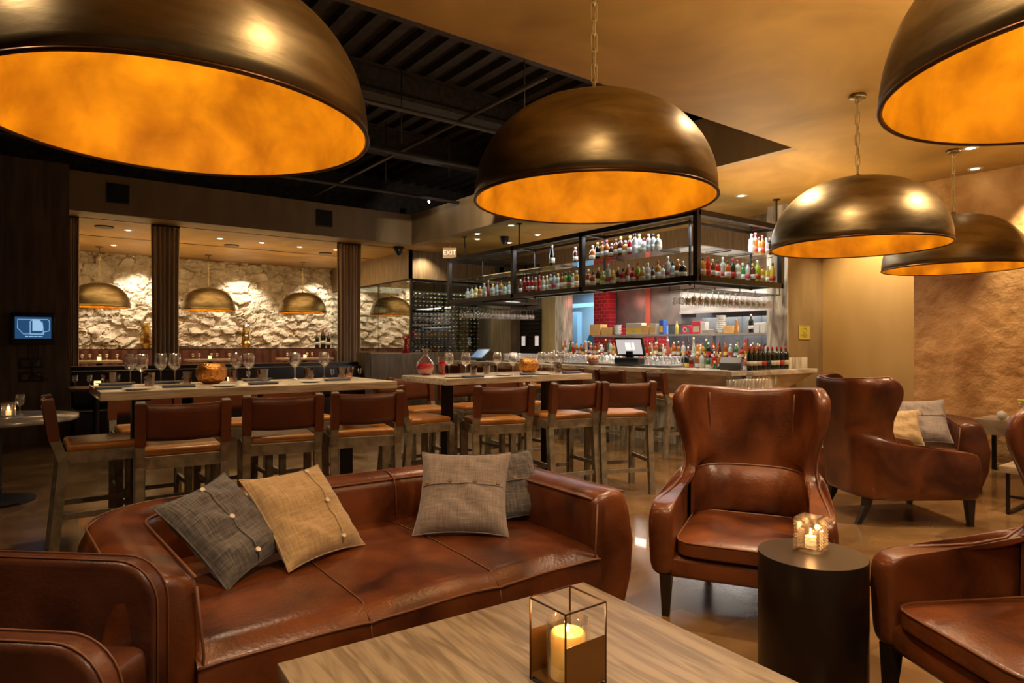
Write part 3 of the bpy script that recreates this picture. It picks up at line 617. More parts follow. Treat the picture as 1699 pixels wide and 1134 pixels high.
MB().box(-.09,.09,-.13,.13,0,.09,bev=.01).build('body',mat('printer_grey',(.07,.075,.08),.4),o); m=MB(); m.add([(-.09,-.13,.09),(.09,-.13,.16),(.09,.13,.16),(-.09,.13,.09),(.09,-.13,.09),(.09,.13,.09)],[(0,1,2,3),(0,4,1),(3,2,5)]); m.build('lid',mat('printer_lid',(.2,.2,.2),.3),o)
px_=atX(984,598,7.15); o=thing('fruit_bowl','small brown bowl heaped with orange fruit on the bar top','bowl',(7.15,px_.y,ZB)); MB().lathe([(.0005,0),(.05,0),(.105,.09),(.10,.09),(.05,.01)],24).build('bowl',mat('brown_bowl',(.16,.06,.03),.4),o)
for i in range(6):
    a_=i*1.05; q=MB().lathe([(.0005,-.033),(.024,-.024),(.034,0),(.024,.024),(.0005,.033)],14).build('orange',mat('orange_peel',(.75,.33,.12),.5) if i==0 else MATS['orange_peel']); q.location=(7.15+.05*math.cos(a_),px_.y+.05*math.sin(a_),ZB+.115); tag(q,'orange fruit heaped in the brown bowl on the bar top','fruit','oranges in the bowl')
px_=atX(797,592,7.3); o=thing('register_tablet','black tablet register leaning back at the far end of the bar','register',(7.3,px_.y,ZB)); 
R=Matrix.Translation((0,0,.14))@Matrix.Rotation(.9,4,'Y'); MB().box(-.012,.012,-.24,.24,-.15,.15,bev=.006,R=R).build('tablet',blackp,o); MB().box(-.014,-.0125,-.2,.2,-.12,.12,R=R).build('screen',mat('tablet_screen',(.05,.1,.2),.2,emit=(.08,.16,.32),es=.7),o); MB().box(-.05,.08,-.08,.08,0,.03).build('foot',blackp,o)
# ================================================================ CELLAR BOTTLES
hb=MB(); hb.X=Matrix.Rotation(PI/2,4,'X'); pr,_,_,_=bprof('wine'); hb.lathe(pr[:-1]+[(.0005,.30)],8); hb.m=1; hb.lathe([(.0150,.262),(.0155,.304),(.0005,.305)],8)
caplight=mat('foil_cap',(.20,.16,.10),.35,metal=.4)
HBS=[]
for cn_,cc_ in (('foil_dark',(.05,.045,.035)),('foil_red',(.16,.02,.02)),('foil_pale',(.42,.36,.24))):
    q=hb.build('cellar_wine_bottle',[mat('cellar_glass_'+cn_,(.02,.024,.014),.12),mat(cn_,cc_,.3,metal=.3)]); tag(q,'x','bottle'); HBS.append(Proto(q))
hbo=hb.build('cellar_wine_bottle',[mat('cellar_glass',(.02,.022,.014),.15),caplight]); tag(hbo,'x','bottle'); HB=Proto(hbo)
rk=thing('wine_rack','tall black wine rack full of stacked bottles behind the front cellar glass','wine rack',(0,0,0))
m=MB(); yk=13.0
xs=[XG+.22+i*.098 for i in range(20)]; zs_=[1.24+j*.092 for j in range(15)]
for z in zs_+[zs_[-1]+.1]: m.box(xs[0]-.05,xs[-1]+.05,yk-.02,yk-.01,z-.046,z-.042); m.box(xs[0]-.05,xs[-1]+.05,yk+.18,yk+.19,z-.046,z-.042)
for x in xs+[xs[-1]+.1]: m.box(x-.05,x-.047,yk-.02,yk+.2,1.19,zs_[-1]+.06)
m.build('rack_frame',black,rk)
MB().box(xs[0]-.06,xs[-1]+.06,yk-.04,yk+.26,0,1.18).build('rack_base',darkwall,rk)
nb=0
for i,x in enumerate(xs):
    for j,z in enumerate(zs_):
        nb+=1; random.choice((HB,HB,HBS[0],HBS[0],HBS[1],HBS[2])).put((x+random.uniform(-.012,.012),yk+.20+random.uniform(-.03,.0),z+random.uniform(.0,.007)),0,'dark wine bottle lying neck-out in the rack behind the front cellar glass','wine bottles in the cellar rack')
m=MB()
for i in range(22):
    for j in range(15):
        m.X=Matrix.Translation((XG+.25+i*.095,YST-.35,1.25+j*.1))@Matrix.Rotation(PI/2,4,'X'); m.m=0; m.lathe(pr[3:-1]+[(.0005,.30)],6); m.m=1; m.lathe([(.015,.26),(.016,.305),(.0005,.306)],6)
for j in range(14):
    for i in range(26):
        m.X=Matrix.Translation((XE+.285,YG+1.05+i*.12,1.25+j*.1))@Matrix.Rotation(-PI/2,4,'Y'); m.m=0; m.lathe(pr[3:-1]+[(.0005,.30)],6); m.m=1; m.lathe([(.015,.26),(.016,.305),(.0005,.306)],6)
o=m.build('cellar_wine_bottles',[MATS['cellar_glass'],caplight]); tag(o,'further wine bottles racked along the deep cellar walls','bottle','deep cellar bottles','stuff')
light('AREA','cellar_light',(7.6,12.75,ZG-.02),16,(1,.88,.62),shape='RECTANGLE',size=1.8,size_y=.3)
light('AREA','cellar_light_back',(7.4,15.2,ZG-.02),22,(1,.88,.62),shape='RECTANGLE',size=1.4,size_y=1.6)
# host cabinet in front of the cellar
q0=atY(615,600,11.3).x; q1=atY(700,600,11.3).x
o=thing('host_cabinet','pale oak cabinet standing before the glass wine cellar','cabinet',((q0+q1)/2,11.5,0)); hw=(q1-q0)/2; px1=0
MB().box(-hw,hw,-.2,.2,0,1.22,bev=.004).build('body',yellowwood if False else wallwood,o); MB().box(-hw-.11,-hw-.005,-.2,.2,0,1.24).build('end_panel',darkwall,o)
# ================================================================ STONE ROOM
bq=thing('banquette','long brown channel-tufted leather banquette along the foot of the stone wall','banquette',(0,YST-.75,.33))
m=MB()
def tuft(u,v):
    x=-1.5+8.0*u; return (x,.35-.05*abs(math.sin(x*PI/.18))-.12*v*0, .35+.58*v)
m.grid(tuft,400,3); m.box(-1.5,6.5,.36,.5,0,.94); m.build('tufted_back',banq,bq); MB().box(-1.5,6.5,-.25,.34,0,.42,bev=.03).build('seat',banq,bq)
ledge=MB().box(-1.5,6.5,YST-.36,YST-.16,1.27,1.295).build('ledge',darkwood); tag(ledge,'thin dark ledge running along the stone wall above the banquette','ledge')
for i,(pa_,pb_) in enumerate(((128,200),(310,385),(465,545))):
    a_=atZ(pa_,596,1.08); yy=14.9; xa=atY(pa_,596,yy).x; xb=atY(pb_,596,yy).x
    tbl=thing('dining_table','%s pale stone table set in the stone room before the banquette'%('leftmost','middle','rightmost')[i],'table',((xa+xb)/2,yy,.33))
    MB().box(-(xb-xa)/2,(xb-xa)/2,-.35,.35,.70,.75,bev=.005).build('table_top',travertine,tbl); MB().cyl(.05,.02,.70).cyl(.25,0,.02).build('pedestal',black,tbl)
    for k in range(5):
        SG.put((xa+(xb-xa)*(k+.5)/5,yy-.15+(k%2)*.3,1.081),0,ORD[k]+' wine glass from the left on the %s table in the stone room'%('leftmost','middle','rightmost')[i],'glasses on stone room table %s'%('left','middle','right')[i],scale=(.8,.8,.7))
    v_=MB().cyl(.035,0,.07,14).build('votive_candle',mat('votive_glow',(1,.8,.5),.4,emit=(1,.6,.25),es=1.2) if i==0 else MATS['votive_glow']); v_.location=((xa+xb)/2,yy,1.081); tag(v_,'glowing votive on the %s table in the stone room'%('leftmost','middle','rightmost')[i],'candle')
for i,px in enumerate((242,409)):
    p=atY(px,580,YST-.27); o=MB().lathe([(.0005,0),(.06,0),(.13,.12),(.115,.2),(.085,.62),(.083,.62),(.11,.2),(.12,.12),(.05,.01)],6,smooth=False).build('amber_vase',amber); o.location=(p.x,YST-.27,1.296); o.scale=(1,.7,.92); tag(o,('faceted amber glass vase nearest the left curtain on the stone wall ledge','faceted amber glass vase between the second and third dome lamps on the ledge')[i],'vase')
for i,px in enumerate((526,536,545)):
    p=atY(px,580,YST-.27); bottle('wine','dark','white','red',(p.x,YST-.27,1.296),('left wine bottle of the three on the stone wall ledge','taller middle wine bottle of the three on the stone wall ledge','right wine bottle of the three on the stone wall ledge')[i],'three bottles on the stone ledge',sc=1.25 if i!=1 else 1.6)
for i,(pa_,pb_) in enumerate(((115,131),(251,298),(560,598))):
    yy=12.15; xa=atY(pa_,400,yy).x; xb=atY(pb_,400,yy).x; o=thing('curtain','%s gathered tan curtain hanging full height at the stone room opening'%('narrow leftmost','middle','rightmost')[i],'curtain',((xa+xb)/2,yy,0)); hw=(xb-xa)/2
    m=MB(); nf=max(4,int((xb-xa)/.065)); 
    def cf(u,v,hw=hw,nf=nf):
        a_=u*nf*PI; z=.34+(ZC-.35-.02)*v; pin=1-.06*math.sin(v*PI); return (-hw*pin+2*hw*pin*u,.045*math.sin(a_*2)+.02*math.sin(a_*.7+v*2),z)
    m.grid(cf,nf*10,12); q=m.build('cloth',curt,o); solid(q,.006)
    MB().box(-hw,hw,-.03,.03,ZC-.03,ZC-.004).build('curtain_rail',darkwood,o)
# ================================================================ PENDANTS
def dome_prof(R,Hh,n=22,inset=0):
    pts=[]
    for i in range(n+1):
        a=PI/2*i/n; r=(math.cos(a))**.86*R; z=Hh*(math.sin(a))**.93; pts.append((max(r,.0006),z))
    return pts
def pendant_proto():
    o=thing('dome_pendant','x','pendant lamp'); R=.642; Hh=.545
    pr=dome_prof(R,Hh); m=MB(); m.lathe([(R-.012,.0)]+pr,96)
    for i_,v in enumerate(m.v):
        nn=noise.noise(Vector(v)*5)*.006+noise.noise(Vector(v)*13)*.002; rr=math.hypot(v[0],v[1])+1e-6; m.v[i_]=(v[0]*(1+nn/rr*.6),v[1]*(1+nn/rr*.6),v[2]+nn*.5*(v[2]/Hh))
    m.build('shade',brass,o)
    pi=[(r-.014 if r>.02 else r,z-.012 if z>.02 else z) for r,z in pr]; pi[0]=(R-.012,.0)
    MB().lathe(pi,96).build('lining',gold,o)
    m=MB(); m.tube([((R-.003)*math.cos(2*PI*k/96),(R-.003)*math.sin(2*PI*k/96),0) for k in range(96)],.008,8,closed=True); m.build('rim',bronze,o)
    MB().lathe([(.0005,-.04),(.03,-.03),(.045,0),(.03,.04),(.015,.06),(.015,.09)],16,(0,0,Hh-.12)).build('bulb',bulbm,o)
    m=MB(); m.lathe([(.0005,.03),(.02,.03),(.025,.0),(.025,-.01)],12,(0,0,Hh)); m.build('cap',brass,o)
    return o
def chain_mesh(z0,z1):
    m=MB(); z=z0; k=0; L_=.105; r_=.0042
    while z<z1-.01:
        w_=.016; hh=L_/2; zc=z+hh-.008; pts=[]
        for i in range(20):
            a=2*PI*i/20; x=w_*math.cos(a); zz=(hh-w_)*(1 if math.sin(a)>=0 else -1)+w_*math.sin(a); pts.append((x,0,zc+zz) if k%2==0 else (0,x,zc+zz))
        m.tube(pts,r_,6,closed=True); z+=L_-.022; k+=1
    m.tube([(.012*math.sin(q*1.3),.01*math.cos(q*1.7),z0+(z1-z0)*q/12) for q in range(13)],.003,6)
    return m
PP=pendant_proto(); 
chain_mesh(.56,ZC-2.167-.03).build('chain',chainm,PP); MB().lathe([(.0005,0),(.06,0),(.065,.012),(.06,.03),(.0005,.03)],24,(0,0,ZC-2.167-.031)).build('canopy',brass,PP)
PD=Proto(PP)
k=1.3
lamps=[((-.9*k,1.79*k),'huge dome pendant lamp cut off by the top left corner'),((.354+.0,2.69*k),'dome pendant lamp at centre, above the leather sofa and bar rack'),((1.371*k,1.43*k),'huge dome pendant lamp cut off by the top right corner'),((.531*3.97*k,3.97*k),'dome pendant lamp in front of the smooth wall, right of the rack'),((.678*5.1*k,5.1*k),'far right dome pendant lamp against the textured wall')]
for i,((u,v),lab) in enumerate(lamps):
    if i==1: u=(985.5-CX)/FPX*v
    x,y=cw(u,v); PD.put((x,y,2.167),i*1.1,lab,'lounge dome pendants')
    light('POINT','pendant_light',(x,y,2.167+.30),9,(1,.76,.42),shadow_soft_size=.07)
for i,(px,lab) in enumerate(((165,'left'),(346,'middle'),(502,'right'))):
    p=atY(px,500,15.6); PD.put((p.x,15.6,2.15),i*2.0,'%s of the three dome pendants in the stone room'%lab,'stone room dome pendants',scale=(.86,.86,.90)); 
    light('POINT','pendant_light',(p.x,15.6,2.15+.25),7,(1,.66,.30),shadow_soft_size=.06)
# the scaled copies reach only part way: ceiling stems for the stone room lamps
    st=MB().tube([(p.x,15.6,2.15+.9*(ZC-2.167)),(p.x,15.6,ZC-.001)],.012,8).cyl(.07,ZC-.02,ZC-.001,20,(p.x,15.6,0)).build('hanging_rod',brass); tag(st,'short brass rod between the ceiling and the %s stone room pendant'%lab,'rod')
# ================================================================ downlights and ceiling devices
dl=thing('recessed_downlight','x','downlight'); MB().lathe([(.035,-.004),(.062,-.006),(.065,0),(.035,0)],20).build('trim_ring',white,dl); MB().cyl(.035,-.003,-.001,16).build('lens',dlm,dl); DL=Proto(dl)
dls=[(1610,246,'in front of the far right pendant chain'),(1618,280,'washing the textured wall'),(1230,325,'in the pale ceiling band before the rack end'),(848,374,'nearest the centre pendant over the bar'),(792,388,'left pair over the bar, upper one'),(792,397,'left pair over the bar, lower one'),(845,403,'behind the ceiling camera'),(892,390,'in the ceiling above the second rack bay'),
 (212,382,'stone room ceiling, upper left one'),(188,407,'stone room ceiling, lower left one'),(365,396,'stone room ceiling, left of centre'),(434,403,'stone room ceiling, centre'),(497,410,'stone room ceiling, right of centre'),(557,415,'stone room ceiling, beside the rightmost curtain')]
for px,py,lab in dls:
    p=atZ(px,py,ZC); DL.put((p.x,p.y,ZC),0,'small lit recessed downlight '+lab,scale=(1.2,1.2,1))
    o_=col.objects
for (px,e) in ((235,110),(410,110),(535,90),(60,60)):
    p=atY(px,450,YST-.9); light('SPOT','stone_washer',(p.x,YST-.85,ZC-.03),e,(1,.86,.66),spot_size=math.radians(78),spot_blend=.5,shadow_soft_size=.03,target=(p.x+.05,YST-.05,1.75))
light('AREA','stone_room_glow',(3.0,14.0,ZC-.05),70,(1,.68,.32),shape='RECTANGLE',size=6,size_y=2.5)
light('AREA','stone_room_fill',(3.0,14.2,2.0),45,(1,.66,.28),shape='RECTANGLE',size=6,size_y=2.,target=(3,14.2,4))  # fill lamp added in mid-air to brighten the stone room ceiling
light('SPOT','plaster_wall_washer',(8.25,2.2,ZC-.03),130,(1,.80,.52),spot_size=math.radians(70),spot_blend=.6,shadow_soft_size=.03,target=(8.8,2.0,2.3))
light('SPOT','plaster_wall_washer',(8.0,.6,ZC-.03),110,(1,.78,.48),spot_size=math.radians(90),spot_blend=.6,shadow_soft_size=.03,target=(8.8,.5,1.6))
light('SPOT','smooth_wall_washer',(8.9,4.1,ZC-.03),150,(1,.80,.48),spot_size=math.radians(100),spot_blend=.7,shadow_soft_size=.05,target=(9.5,4.2,1.3))
for (x,y,e,tg) in ((7.9,7.2,120,(7.6,7.2,1)),(7.9,9.6,90,(7.6,9.6,1)),(7.7,5.9,90,(8.0,5.6,1)),(5.9+.9,12.0,50,(6.8,12.3,1.5))):
    light('SPOT','bar_beam',(x,y,ZC-.03),e,(1,.82,.58),spot_size=math.radians(120),spot_blend=.8,shadow_soft_size=.05,target=tg)
light('AREA','bar_fill',(7.9,7.8,1.9),16,(1,.80,.52),shape='RECTANGLE',size=1.2,size_y=4,target=(7.9,7.8,4))  # unseen fill hung above the bar, added to brighten hood and bar
p=atX(712,333,XR-.25); fx=thing('track_spotlight','small bare bright spotlight at the far corner of the black ceiling recess','spotlight',(p.x,p.y,p.z)); MB().lathe([(.0005,-.03),(.03,-.03),(.035,.0),(.03,.1),(.0005,.1)],14).build('housing',black,fx); MB().lathe([(.0005,-.02),(.014,-.014),(.02,0),(.014,.014),(.0005,.02)],12,(-.02,-.03,-.03)).build('lamp_lens',mat('spot_lens',(1,1,1),emit=(1,.92,.8),es=60),fx)
light('SPOT','fascia_wash',(XR-.9,YF-3.4,3.9),60,(1,.84,.6),spot_size=math.radians(60),spot_blend=.3,shadow_soft_size=.03,target=(XR,YF-1.9,3.6))
for i,(px,py) in enumerate(((196,322),(538,363))):
    p=atY(px,py,YF); o=thing('wall_speaker',('square black speaker grille on the fascia above the left curtain','square black speaker grille on the fascia above the right dome pendants')[i],'speaker',(p.x,YF-.001,p.z)); MB().box(-.15,.15,-.02,0,-.15,.15,bev=.004).build('frame',blackp,o); MB().box(-.13,.13,-.024,-.02,-.13,.13).build('grille',grillm,o)
p=atZ(837,393,ZC); o=thing('dome_camera','dark dome security camera on the ceiling over the bar','security camera',(p.x,p.y,ZC)); MB().cyl(.085,-.03,-.001,20).build('mount',blackp,o); MB().lathe([(.075,-.03),(.075,-.07),(.055,-.12),(.03,-.145),(.0005,-.15)],20).build('dome',blackp,o)
p=atZ(661,410,ZC); o=thing('dome_camera','small black camera on the ceiling slot left of the wood cellar header','security camera',(p.x,p.y,ZC)); MB().cyl(.11,-.04,-.001,16).build('mount',blackp,o); MB().lathe([(.08,-.04),(.09,-.08),(.05,-.16),(.0005,-.18)],16).build('dome',blackp,o)
for i,(px,py) in enumerate(((173,376),(384,407),(540,420))):
    p=atZ(px,py,ZC); o=MB().cyl(.14,-.02,-.001,20).build('ceiling_speaker',dloff); o.location=(p.x,p.y,ZC); tag(o,('leftmost','middle','rightmost')[i]+' dark round speaker in the stone room ceiling','ceiling speaker')
# exit sign
p=atZ(746,404,ZC); ex=thing('exit_sign','lit exit sign hanging from the ceiling at the far end of the bottle rack','exit sign',(p.x,p.y,ZC),rz=-YAW)
MB().box(-.13,.13,-.02,.02,-.29,-.09,bev=.006).build('panel',mat('exit_panel',(.55,.32,.16),.4,emit=(.70,.38,.15),es=.42),ex); MB().tube([(0,0,-.08),(0,0,-.001)],.01).build('stem',white,ex)
text_mesh('lettering','EXIT',.125,mat('exit_letters',(1,.9,.7),.4,emit=(1,.80,.55),es=.9),ex,(0,-.024,-.19),(PI/2,0,0))
# ================================================================ TV AND CABLES on left wall
YL=11.25
p0=atY(18,519,YL); p1=atY(91,572,YL); tv=thing('wall_monitor','small black monitor with glowing blue screen mounted on the dark left wall','monitor',((p0.x+p1.x)/2,YL,(p0.z+p1.z)/2)); hw=(p1.x-p0.x)/2; hh=(p0.z-p1.z)/2
MB().box(-hw,hw,-.10,-.05,-hh,hh,bev=.012).build('housing',blackp,tv); MB().box(-.08,.08,-.05,-.002,-.08,.08).build('wall_bracket',blackp,tv)
scrm=mat('blue_screen',(.01,.03,.08),.3,emit=(.010,.045,.11),es=1.0); sw,s0,s1=hw*.82,-hh*.62,hh*.74
MB().box(-sw,sw,-.103,-.1005,s0,s1).build('screen',scrm,tv); lm=mat('screen_lines',(.6,.8,1),.3,emit=(.30,.52,.75),es=.7)
m=MB(); y_=-.105; P=[(-.86,.78),(-.86,.05),(-.55,-.45),(.45,-.45),(.5,-.30),(.86,-.2),(.9,.0),(.9,.65),(.8,.8)]
P=[(a_*sw,y_,b_*s1) for a_,b_ in P]; m.tube(P,.0035,4,closed=True); m.build('line_drawing',lm,tv)
m=MB(); m.add([(-.01,-.1045,-.03),(.105,-.1045,-.03),(.105,-.1045,.07),(.06,-.1045,.115),(-.01,-.1045,.115)],[(0,1,2,3,4)],False); m.build('icon_page',lm,tv)
m=MB(); m.tube([(-.035,-.105,-.075),(-.035,-.105,.10),(-.01,-.105,.12),(.05,-.105,.125),(.10,-.105,.09),(.12,-.105,-.075)],.004,4,closed=True); m.box(-.035,.12,-.106,-.104,-.08,-.068); [m.box(x_,x_+w_,-.106,-.104,s0+.022,s0+.034) for x_,w_ in ((-.09,.035),(-.048,.05),(.008,.04),(.054,.05))]; m.build('icon_outline',lm,tv)
m=MB()
for i in range(4):
    dx=-.05+.035*i; m.tube([(dx,-.04,-hh),(dx+.03*math.sin(i),-.05,-hh-.2),(dx-.05*(i-1),-.03,-hh-.38),(dx+.04*i,-.02,-hh-.5)],.005,6)
m.build('hanging_cables',blackp,tv)
for (py,lab) in ((603,'upper'),(626,'lower')):
    p=atY(52,py,YL); o=thing('wall_outlet','%s black outlet plate below the monitor on the dark wall'%lab,'outlet',(p.x,YL,p.z)); MB().box(-.14,.14,-.012,-.001,-.07,.07,bev=.004).build('plate',blackp,o); MB().box(-.1,-.02,-.018,-.0125,-.04,.04).box(.02,.1,-.018,-.0125,-.04,.04).build('sockets',darkwall,o)
# plaque on the pillar
p=atY(1334,552,YP); o=thing('brass_plaque','yellow rectangular notice on the pillar right of the kitchen pass','sign',(p.x,YP,p.z)); MB().box(-.155,.155,-.008,-.001,-.10,.10).build('panel',mat('plaque_yellow',(.50,.40,.06),.4),o)
m=MB(); m.tube([(.05*math.cos(a_*.5),-.01,.03+.035*math.sin(a_*.5)) for a_ in range(13)],.0025,4); [m.box(-w_,w_,-.010,-.0085,z_,z_+.004) for w_,z_ in ((.12,.088),(.06,-.03),(.09,-.045),(.04,-.06),(.03,-.075))]; m.build('print',mat('plaque_ink',(.22,.17,.03),.6),o)
# ================================================================ FURNITURE
def stool_proto():
    o=thing('counter_stool','x','stool'); w=.235
    for s in (-1,1):
        m=MB(); 
        for a_,b_ in (((s*w,-.265,0),(s*w,-.205,.66)),((s*w,-.205,.655),(s*w,-.255,.80))): m.beam(a_,b_,.05,.055,up=(0,1,0))
        m.build('leg',ash,o).data.name='back_leg'
        MB().beam((s*w,.21,0),(s*w,.205,.70),.05,.05,up=(0,1,0)).build('leg',ash,o)
        m=MB(); m.beam((s*w,-.252,.79),(s*w,-.285,1.045),.058,.062,up=(0,1,0)); m.build('post_sleeve',sling,o)
        MB().beam((s*w,-.2845,1.044),(s*w,-.286,1.052),.048,.05,up=(0,1,0)).build('post_top',ash,o)
        MB().beam((s*w,-.2,.675),(s*w,.21,.675),.03,.075).build('side_rail',ash,o)
        MB().beam((s*w,-.235,.30),(s*w,.21,.30),.022,.035).build('stretcher',ash,o)
    MB().beam((-w,.21,.675),(w,.21,.675),.03,.075).build('seat_rail',ash,o); MB().beam((-w,-.21,.675),(w,-.21,.675),.03,.075).build('seat_rail',ash,o)
    MB().beam((-w,.21,.22),(w,.21,.22),.022,.035).build('footrest',ash,o); MB().beam((-w,-.243,.22),(w,-.243,.22),.022,.035).build('stretcher',ash,o)
    m=MB(); m.box(-w+.005,w-.005,-.19,.215,.705,.76,bev=.022); m.build('seat',seatleather,o)
    m=MB()
    def bf(u,v): x=-w+2*w*u; return (x,-.258-.03*v-.03*math.sin(u*PI),.82+.222*v-.008*math.sin(u*PI))
    m.grid(bf,12,4); q=m.build('backrest',sling,o); solid(q,.008)
    return o
ST=Proto(stool_proto())
def stool(bx,by,rz,label,group):        # bx,by: midpoint of the two back posts' tops
    ox=bx-(.285*math.sin(rz)); oy=by+.285*math.cos(rz); return ST.put((ox,oy,0),rz,label,group)
def between(pa,pb):
    a_=atZ(*pa,1.05); b_=atZ(*pb,1.05); return (a_+b_)/2, math.atan2((b_-a_).y,(b_-a_).x)
G1='stools at the left high table'; G2='stools at the right high table'
for pa,pb,lab,g in (((232,669),(376,663),'counter stool on the near side of the left table, leftmost',G1),((411,658),(529,654),'counter stool on the near side of the left table, middle one',G1),((560,652),(660,649),'counter stool on the near side of the left table, rightmost',G1),
  ((803,641),(872,639.5),'counter stool on the near side of the right table, behind the taupe cushion',G2),((925,636.5),(988,634.5),'counter stool on the near side of the right table, middle one',G2)):
    c_,r_=between(pa,pb); r_=max(-.35,min(.1,r_)); stool(c_.x,c_.y,r_,lab,g)
stool(4.47,4.16,-.42,'counter stool beside the wing chair, rightmost at the right table',G2)
stool(.12,5.24,-PI/2,'counter stool at the left end of the left table, seen from its side',G1)
for i,x in enumerate((.80,1.42,2.0)): stool(x,6.12,PI,'counter stool on the far side of the left table, %s'%('leftmost','middle','rightmost')[i],G1)
for i,x in enumerate((3.25,3.85,4.45)): stool(x,6.12,PI,'counter stool on the far side of the right table, %s'%('leftmost','middle','rightmost')[i],G2)
stool(2.52,5.15,-PI/2,'counter stool in shadow between the two high tables',G2)
for i,y in enumerate((5.45,6.22,7.0,7.8,8.6,9.4,10.2)):
    stool(6.30,y,-PI/2+(-.35 if i==0 else 0),'counter stool along the marble bar, '+('nearest the lounge','second from the lounge end','third from the lounge end','fourth from the lounge end','fifth from the lounge end','sixth from the lounge end','farthest from the lounge')[i],'stools along the bar')
ZT=1.105
def hightable(x0,x1,y0,y1,label,rz=0):
    o=thing('high_table',label,'table',((x0+x1)/2,(y0+y1)/2,0),rz); w_=(x1-x0)/2; d_=(y1-y0)/2
    MB().box(-w_,w_,-d_,d_,ZT-.055,ZT,bev=.003).build('table_top',travertine,o)
    for sx in (-1,1):
        MB().box(sx*(w_-.25)-.04,sx*(w_-.25)+.04,-.04,.04,.02,ZT-.055).build('post',black,o); MB().box(sx*(w_-.25)-.05,sx*(w_-.25)+.05,-d_+.1,d_-.1,0,.02).build('foot_plate',black,o)
        MB().box(sx*(w_-.25)-.04,sx*(w_-.25)+.04,-d_+.15,d_-.15,ZT-.075,ZT-.056).build('cross_bar',black,o)
    return o
hightable(.37,2.36,4.66,5.50,'long pale stone high table at left set with glasses and a copper bowl')
hightable(2.84,4.52,4.70,5.52,'long pale stone high table right of centre set with glasses and a copper bowl')
# table settings
def tumbler_mb():
    return MB().lathe([(.0005,.003),(.028,.003),(.033,.03),(.040,.095),(.038,.095),(.031,.03),(.026,.012),(.0005,.012)],10,smooth=False)
t_=tumbler_mb().build('tumbler',tumb); tag(t_,'x','glass'); TU=Proto(t_)
pl=MB().lathe([(.0005,.0),(.05,.0),(.085,.012),(.083,.014),(.05,.004),(.0005,.004)],24).build('side_plate',plate); tag(pl,'x','plate'); PL=Proto(pl)
nk=thing('napkin_setting','x','napkin'); MB().box(-.10,.10,-.035,.035,.0,.014,bev=.006).build('napkin',napkin,nk); m=MB(); m.beam((-.12,.0,.018),(.12,.01,.018),.008,.004).beam((-.12,-.02,.018),(.12,-.015,.018),.008,.004); m.build('cutlery',chainm,nk); NK=Proto(nk)
def names(px,tabl): return tabl
for i,(px,py) in enumerate(((235,641),(267,637),(290,637),(413,634),(489,630),(538,628),(205,634),(365,628),(455,625))):
    p=atZ(px,py,ZT); p.x=min(max(p.x,.45),2.28); p.y=min(max(p.y,4.72),5.44); WG.put((p.x,p.y,ZT),0,['leftmost large wine glass on the left table, before the curtain gap','left of the paired large wine glasses before the middle curtain','right of the paired large wine glasses before the middle curtain','large wine glass just right of the copper bowl on the left table','large wine glass before the rightmost stone room lamp','large wine glass nearest the right end of the left table','large wine glass on the far left of the left table','large wine glass behind the copper bowl','large wine glass on the far side, midway along the left table'][i],'large wine glasses on the left table')
for i,(px,py) in enumerate(((248,641),(310,638),(387,634),(437,633),(513,629),(562,627))):
    p=atZ(px,py,ZT); TU.put((p.x,min(p.y,5.4),ZT),0,['faceted smoked tumbler beside the leftmost wine glass on the left table','faceted smoked tumbler left of the copper bowl','faceted smoked tumbler right of the copper bowl','faceted smoked tumbler midway along the left table','faceted smoked tumbler beside the glass before the right curtain','faceted smoked tumbler nearest the right end of the left table'][i],'tumblers on the left table')
for i,(px,py) in enumerate(((188,646),(297,643),(437,638),(560,632))):
    p=atZ(px,py,ZT); NK.put((p.x,min(max(p.y,4.74),5.3),ZT),random.uniform(-.1,.1),'folded blue napkin with cutlery, %s on the left table'%('leftmost','second from left','third from left','rightmost')[i],'napkins on the left table')
for i,(px,py) in enumerate(((228,648),(372,642),(515,635))):
    p=atZ(px,py,ZT); PL.put((p.x,max(p.y,4.77),ZT),0,'small white side plate, %s on the left table'%('leftmost','middle','rightmost')[i],'plates on the left table')
for i,(px,py,lab) in enumerate(((178,637,'far left corner of the left table'),(330,629,'behind the copper bowl on the left table'),(402,627,'far side of the left table, right of the copper bowl'),(470,624,'far side of the left table, near its middle'),(583,623,'far right corner of the left table'))):
    p=atZ(px,py,ZT); p.x=min(max(p.x,.45),2.28); TU.put((p.x,min(max(p.y,4.72),5.42),ZT),0,'faceted smoked tumbler at the '+lab if 'behind' not in lab else 'faceted smoked tumbler '+lab,'tumblers on the left table')
for i,(px,py) in enumerate(((150,640),(262,634),(400,628))):
    p=atZ(px,py,ZT); p.x=max(p.x,.52); NK.put((p.x,min(max(p.y,4.74),5.4),ZT),.05,'folded blue napkin with cutlery on the far side of the left table, '+('leftmost','middle','rightmost')[i],'napkins on the left table')
def cbowl(px,py,r,label):
    p=atZ(px,py,ZT); o=MB().lathe([(.0005,0),(.05,0),(.085,.02),(.108,.06),(.108,.10),(.085,.15),(.080,.15),(.10,.10),(.10,.06),(.05,.012),(.0005,.012)],32).build('copper_bowl',copper); o.location=(p.x,min(max(p.y,4.8),5.3),ZT); o.scale=(r/.108,)*3; tag(o,label,'bowl')
    light('POINT','candle_in_bowl',(p.x,min(max(p.y,4.8),5.3),ZT+.08),.6,(1,.5,.15),shadow_soft_size=.02)
cbowl(351,637,.108,'round hammered copper bowl on the left high table'); cbowl(877,619,.105,'round hammered copper bowl on the right high table')
rt=[(745,624),(773,625),(825,621),(851,623),(899,620),(915,619),(931,618)]
